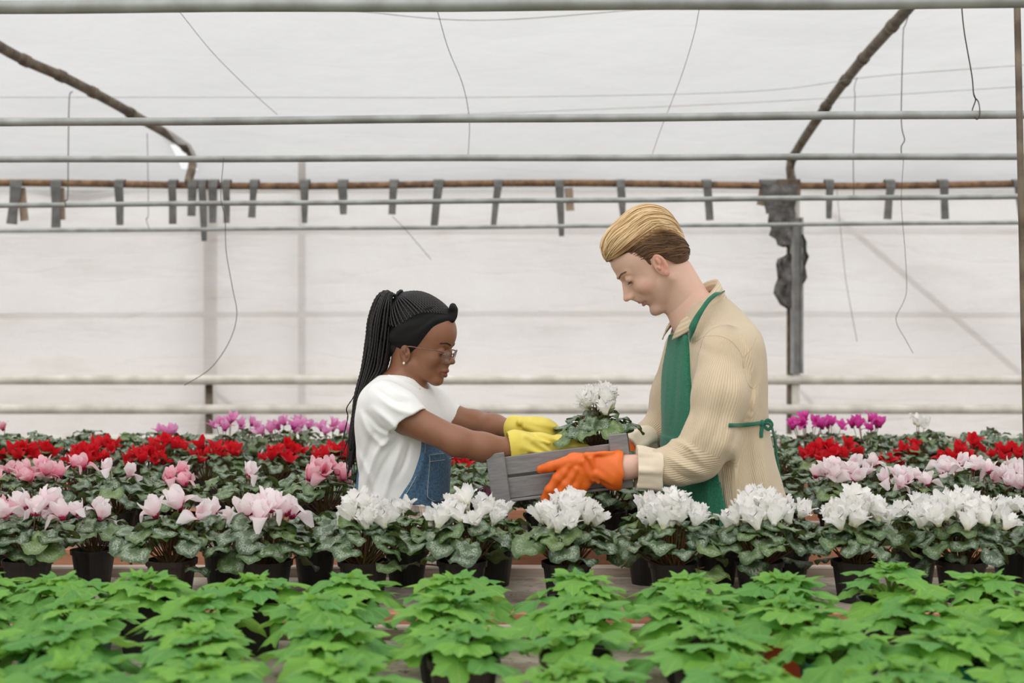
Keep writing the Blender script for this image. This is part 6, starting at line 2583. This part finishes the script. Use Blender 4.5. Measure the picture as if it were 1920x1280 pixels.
S.folds([([(700, 765), (730, 790), (744, 806)], 6, 0.0085), ([(712, 745), (745, 768), (780, 775)], 6, 0.0068), ([(690, 775), (712, 800), (735, 812)], 5, -0.0085), ([(676, 775), (692, 812), (722, 840)], 6, 0.0102),
         ([(700, 815), (690, 850), (678, 890)], 6, -0.0085), ([(735, 822), (705, 850), (684, 915)], 6, 0.0102), ([(742, 838), (715, 880), (695, 935)], 5, -0.0085), ([(756, 826), (736, 880), (716, 945)], 6, 0.0085),
         ([(770, 828), (758, 870), (742, 900)], 4, -0.0068), ([(725, 720), (745, 735), (775, 748)], 5, 0.0051), ([(705, 728), (735, 750), (765, 757)], 5, -0.0051), ([(672, 850), (690, 890), (700, 920)], 6, 0.0068)], 3.88)
wv = waves(13, 7, 42, (1, 1, 0.8), 0.0013)
S.disp(wv)
S.cap(PW(757, 712, 0), PW(768, 640, 0), 0.053, 0.060, 0.006, 's')
S.cap(PW(766, 722, 0), PW(792, 700, 0), 0.040, 0.040, 0.010, 's')
pobj('t_shirt', wom, S, MAT['tee'], 1)
ln = line_on(ST, [(728, 704), (742, 707), (758, 713), (774, 720), (787, 729)], 24, -0.001)
if len(ln) > 4:
    hm_build(MB().tube(ln, 0.0032, 8), 'neck_rib', MAT['tee'], wom)

# denim overalls: bib, pocket, back panel, legs
S = SDF(np.arange(xv(655), xv(865), 0.0034), np.arange(3.66, 4.11, 0.0034), np.arange(0.06, zv(800), 0.0034))
SD_ = S


def den_clip(X, Y, Z):
    x, y, a, b = LW.local(X, Y, Z)
    vpx = HY + (CH - Z) / SP
    hwd = np.interp(vpx, [800, 815, 850, 900, 935, 960], [0.060, 0.068, 0.082, 0.108, 0.130, 0.30])
    front = np.maximum(np.abs(y) - hwd, -x - 0.0)
    hb_ = np.interp(vpx, [850, 880, 930, 960], [0.035, 0.05, 0.09, 0.30])
    back_ = np.maximum(np.abs(y) - hb_, x)
    back_ = np.maximum(back_, Z - zv(850))
    return np.minimum(front, back_)


S.loft(LW, zv(1035), zv(818), 0.009, 0.004, clip=den_clip, rnd_=0.004)
for y in (-1, 1):
    hip = Vector((xv(760) - y * 0.02, 3.87 + y * 0.075, 0.86))
    knee = Vector((xv(764) - y * 0.02, 3.87 + y * 0.085, 0.45))
    ank = Vector((xv(752) - y * 0.02, 3.87 + y * 0.09, 0.09))
    S.cap(hip, knee, 0.090, 0.068, 0.03)
    S.cap(knee, ank, 0.068, 0.056, 0.02)


def pock_clip(X, Y, Z):
    x, y, a, b = LW.local(X, Y, Z)
    vpx = HY + (CH - Z) / SP
    r = np.abs(y) - 0.066
    bot = (vpx - (934 - np.maximum(0, np.abs(y) - 0.045) * 500)) * SP
    return np.maximum(np.maximum(r, bot), np.maximum((844 - vpx) * SP, -x))


S.loft(LW, zv(940), zv(840), 0.0135, 0.001, clip=pock_clip, rnd_=0.002)
wd_ = waves(17, 6, 38, (1, 1, 0.6), 0.0016)
S.disp(wd_)
S.folds([([(800, 832), (790, 880), (770, 930)], 5, 0.003), ([(782, 935), (790, 990)], 6, 0.004), ([(812, 940), (806, 1000)], 5, -0.004), ([(760, 900), (745, 940)], 5, -0.003)], 3.86)
pobj('overalls', wom, S, MAT['denim'], 1)


def on_loft(L, ys, vs_, off, side=-1):
    """points on the loft at lateral offset y and row v"""
    out = []
    for y, v in zip(ys, vs_):
        z = zv(v)
        b = float(L.at(z)[3])
        th = math.asin(max(-1, min(1, y / b)))
        out.append(L.pt(th, z, off))
    return out


for ys, vv, off in (([-0.062] * 8, np.linspace(848, 922, 8), 0.0148), (list(np.linspace(-0.062, -0.044, 4)) + list(np.linspace(-0.04, 0.04, 8)), [922, 926, 929, 931] + [931] * 8, 0.0148),
                    (list(np.linspace(-0.064, 0.064, 14)), [858] * 14, 0.0150), (list(np.linspace(-0.064, 0.064, 14)), [846] * 14, 0.0150), ([0.0] * 5, np.linspace(937, 985, 5), 0.0108), ([0.004] * 5, np.linspace(937, 985, 5), 0.0108),
                    (list(np.interp(np.linspace(822, 932, 12), [815, 850, 900, 935], [-0.062, -0.076, -0.101, -0.122])), np.linspace(822, 932, 12), 0.0105)):
    hm_build(MB().tube(spline(on_loft(LW, ys, vv, off), 40), 0.0010, 5), 'stitching', MAT['stitch'], wom)

# checked shirt tied round the waist
S = SDF(np.arange(xv(650), xv(880), 0.004), np.arange(3.62, 4.14, 0.004), np.arange(0.60, zv(930), 0.004))
SPL = S


def sh_clip(X, Y, Z):
    x, y, a, b = LW.local(X, Y, Z)
    vpx = HY + (CH - Z) / SP
    th = np.arctan2(-y / b, x / a)                 # near side positive
    top = np.interp(th, [-3.2, -1.2, 0.0, 0.25, 0.5, 0.9, 1.3, 3.2], [948, 950, 992, 985, 940, 922, 924, 940])
    return np.maximum((top - vpx) * SP, 0.10 - np.abs(th))


LPL = Loft([station(930, 756, 80, 100), station(960, 757, 84, 106), station(1000, 758, 92, 118), station(1060, 758, 98, 122), station(1180, 756, 100, 126), station(1260, 754, 100, 126)], YW)
S.loft(LPL, 0.64, zv(935), 0.006, 0.004, clip=sh_clip, rnd_=0.005)
S.chain([PW(728, 950, 100), PW(760, 962, 108), PW(790, 968, 104), PW(812, 978, 92)], [0.018, 0.022, 0.024, 0.020], 0.015)
S.chain([PW(780, 966, 108), PW(786, 1000, 118), PW(792, 1060, 124), PW(790, 1120, 124)], [0.024, 0.030, 0.034, 0.030], 0.02)
S.chain([PW(800, 975, 100), PW(815, 1010, 100), PW(822, 1070, 100)], [0.018, 0.022, 0.024], 0.02)
ws_ = waves(41, 7, 36, (1, 1, 0.3), 0.0035)
S.disp(ws_)


def plaid_attr(V):
    x, y, a, b = LPL.local(V[:, 0], V[:, 1], V[:, 2])
    return {'wale': np.arctan2(y / b, x / a) * 0.16 + 2.0, 'rise': V[:, 2] + 0.15 * (V[:, 0] - xv(756))}


pobj('checked_shirt', wom, S, MAT['plaid'], 1, plaid_attr)
for y in (-1, 1):
    shoe(wom, Vector((xv(752) - y * 0.02, 3.87 + y * 0.09, 0.07)), math.radians(-5), MAT['tee'])

# yellow gloves reaching into the crate
glove('glove', wom,
      [(PW(1010, 836, 84), PW(966, 838, 92), 0.036, 0.046, ((0, 1, 0.1), 0.85))],
      [(PW(1010, 836, 84), PW(1048, 838, 86), 0.031, 0.029, ((0, 1, 0), 0.7))],
      [([PW(1048, 826, 86), PW(1068, 822, 84), PW(1084, 826, 74)], [0.015, 0.013, 0.010]),
       ([PW(1052, 832, 88), PW(1076, 838, 92), PW(1096, 842, 88), PW(1112, 845, 84)], [0.016, 0.0125, 0.0115, 0.010]),
       ([PW(1052, 842, 88), PW(1076, 850, 92), PW(1098, 856, 89), PW(1114, 860, 84)], [0.016, 0.0125, 0.0115, 0.010]),
       ([PW(1050, 850, 86), PW(1072, 862, 91), PW(1092, 870, 88), PW(1106, 874, 84)], [0.015, 0.012, 0.011, 0.0095]),
       ([PW(1044, 856, 84), PW(1062, 871, 88), PW(1078, 881, 86), PW(1090, 887, 82)], [0.014, 0.011, 0.010, 0.009])],
      MAT['yellow_glove'], bx_(945, 1130, 785, 910, 30, 135),
      fold=[(PW(985, 818, 106), PW(1030, 830, 108), 0.007), (PW(978, 838, 112), PW(1020, 852, 108), 0.008), (PW(1000, 826, 108), PW(1045, 856, 104), 0.006), (PW(972, 818, 104), PW(985, 850, 110), 0.005), (PW(1010, 815, 95), PW(1050, 826, 98), 0.006)],
      flare=(PW(972, 839, 92), PW(935, 842, 97), 0.041))
glove('glove', wom,
      [(PW(1020, 810, 4), PW(966, 804, -4), 0.040, 0.038, ((0, 1, 0.1), 0.85))],
      [(PW(1005, 812, 4), PW(1044, 822, 2), 0.036, 0.030, ((0, 1, 0), 0.7))],
      [([PW(1042, 812, 4), PW(1062, 812, 10), PW(1078, 818, 18)], [0.015, 0.013, 0.010]),
       ([PW(1048, 822, 2), PW(1074, 830, -4), PW(1096, 836, -2), PW(1110, 840, 2)], [0.016, 0.0125, 0.0115, 0.010]),
       ([PW(1048, 832, 2), PW(1074, 843, -4), PW(1096, 850, -2), PW(1110, 854, 2)], [0.016, 0.0125, 0.0115, 0.010]),
       ([PW(1044, 840, 2), PW(1068, 854, -4), PW(1088, 862, -2), PW(1102, 867, 2)], [0.015, 0.012, 0.011, 0.0095]),
       ([PW(1038, 846, 2), PW(1056, 862, -3), PW(1072, 872, -2), PW(1084, 878, 2)], [0.014, 0.011, 0.010, 0.009])],
      MAT['yellow_glove'], bx_(945, 1130, 770, 905, -50, 50),
      fold=[(PW(975, 792, 20), PW(1040, 800, 22), 0.009), (PW(985, 800, 24), PW(1045, 818, 22), 0.007)],
      flare=(PW(971, 806, -4), PW(935, 798, -20), 0.034))
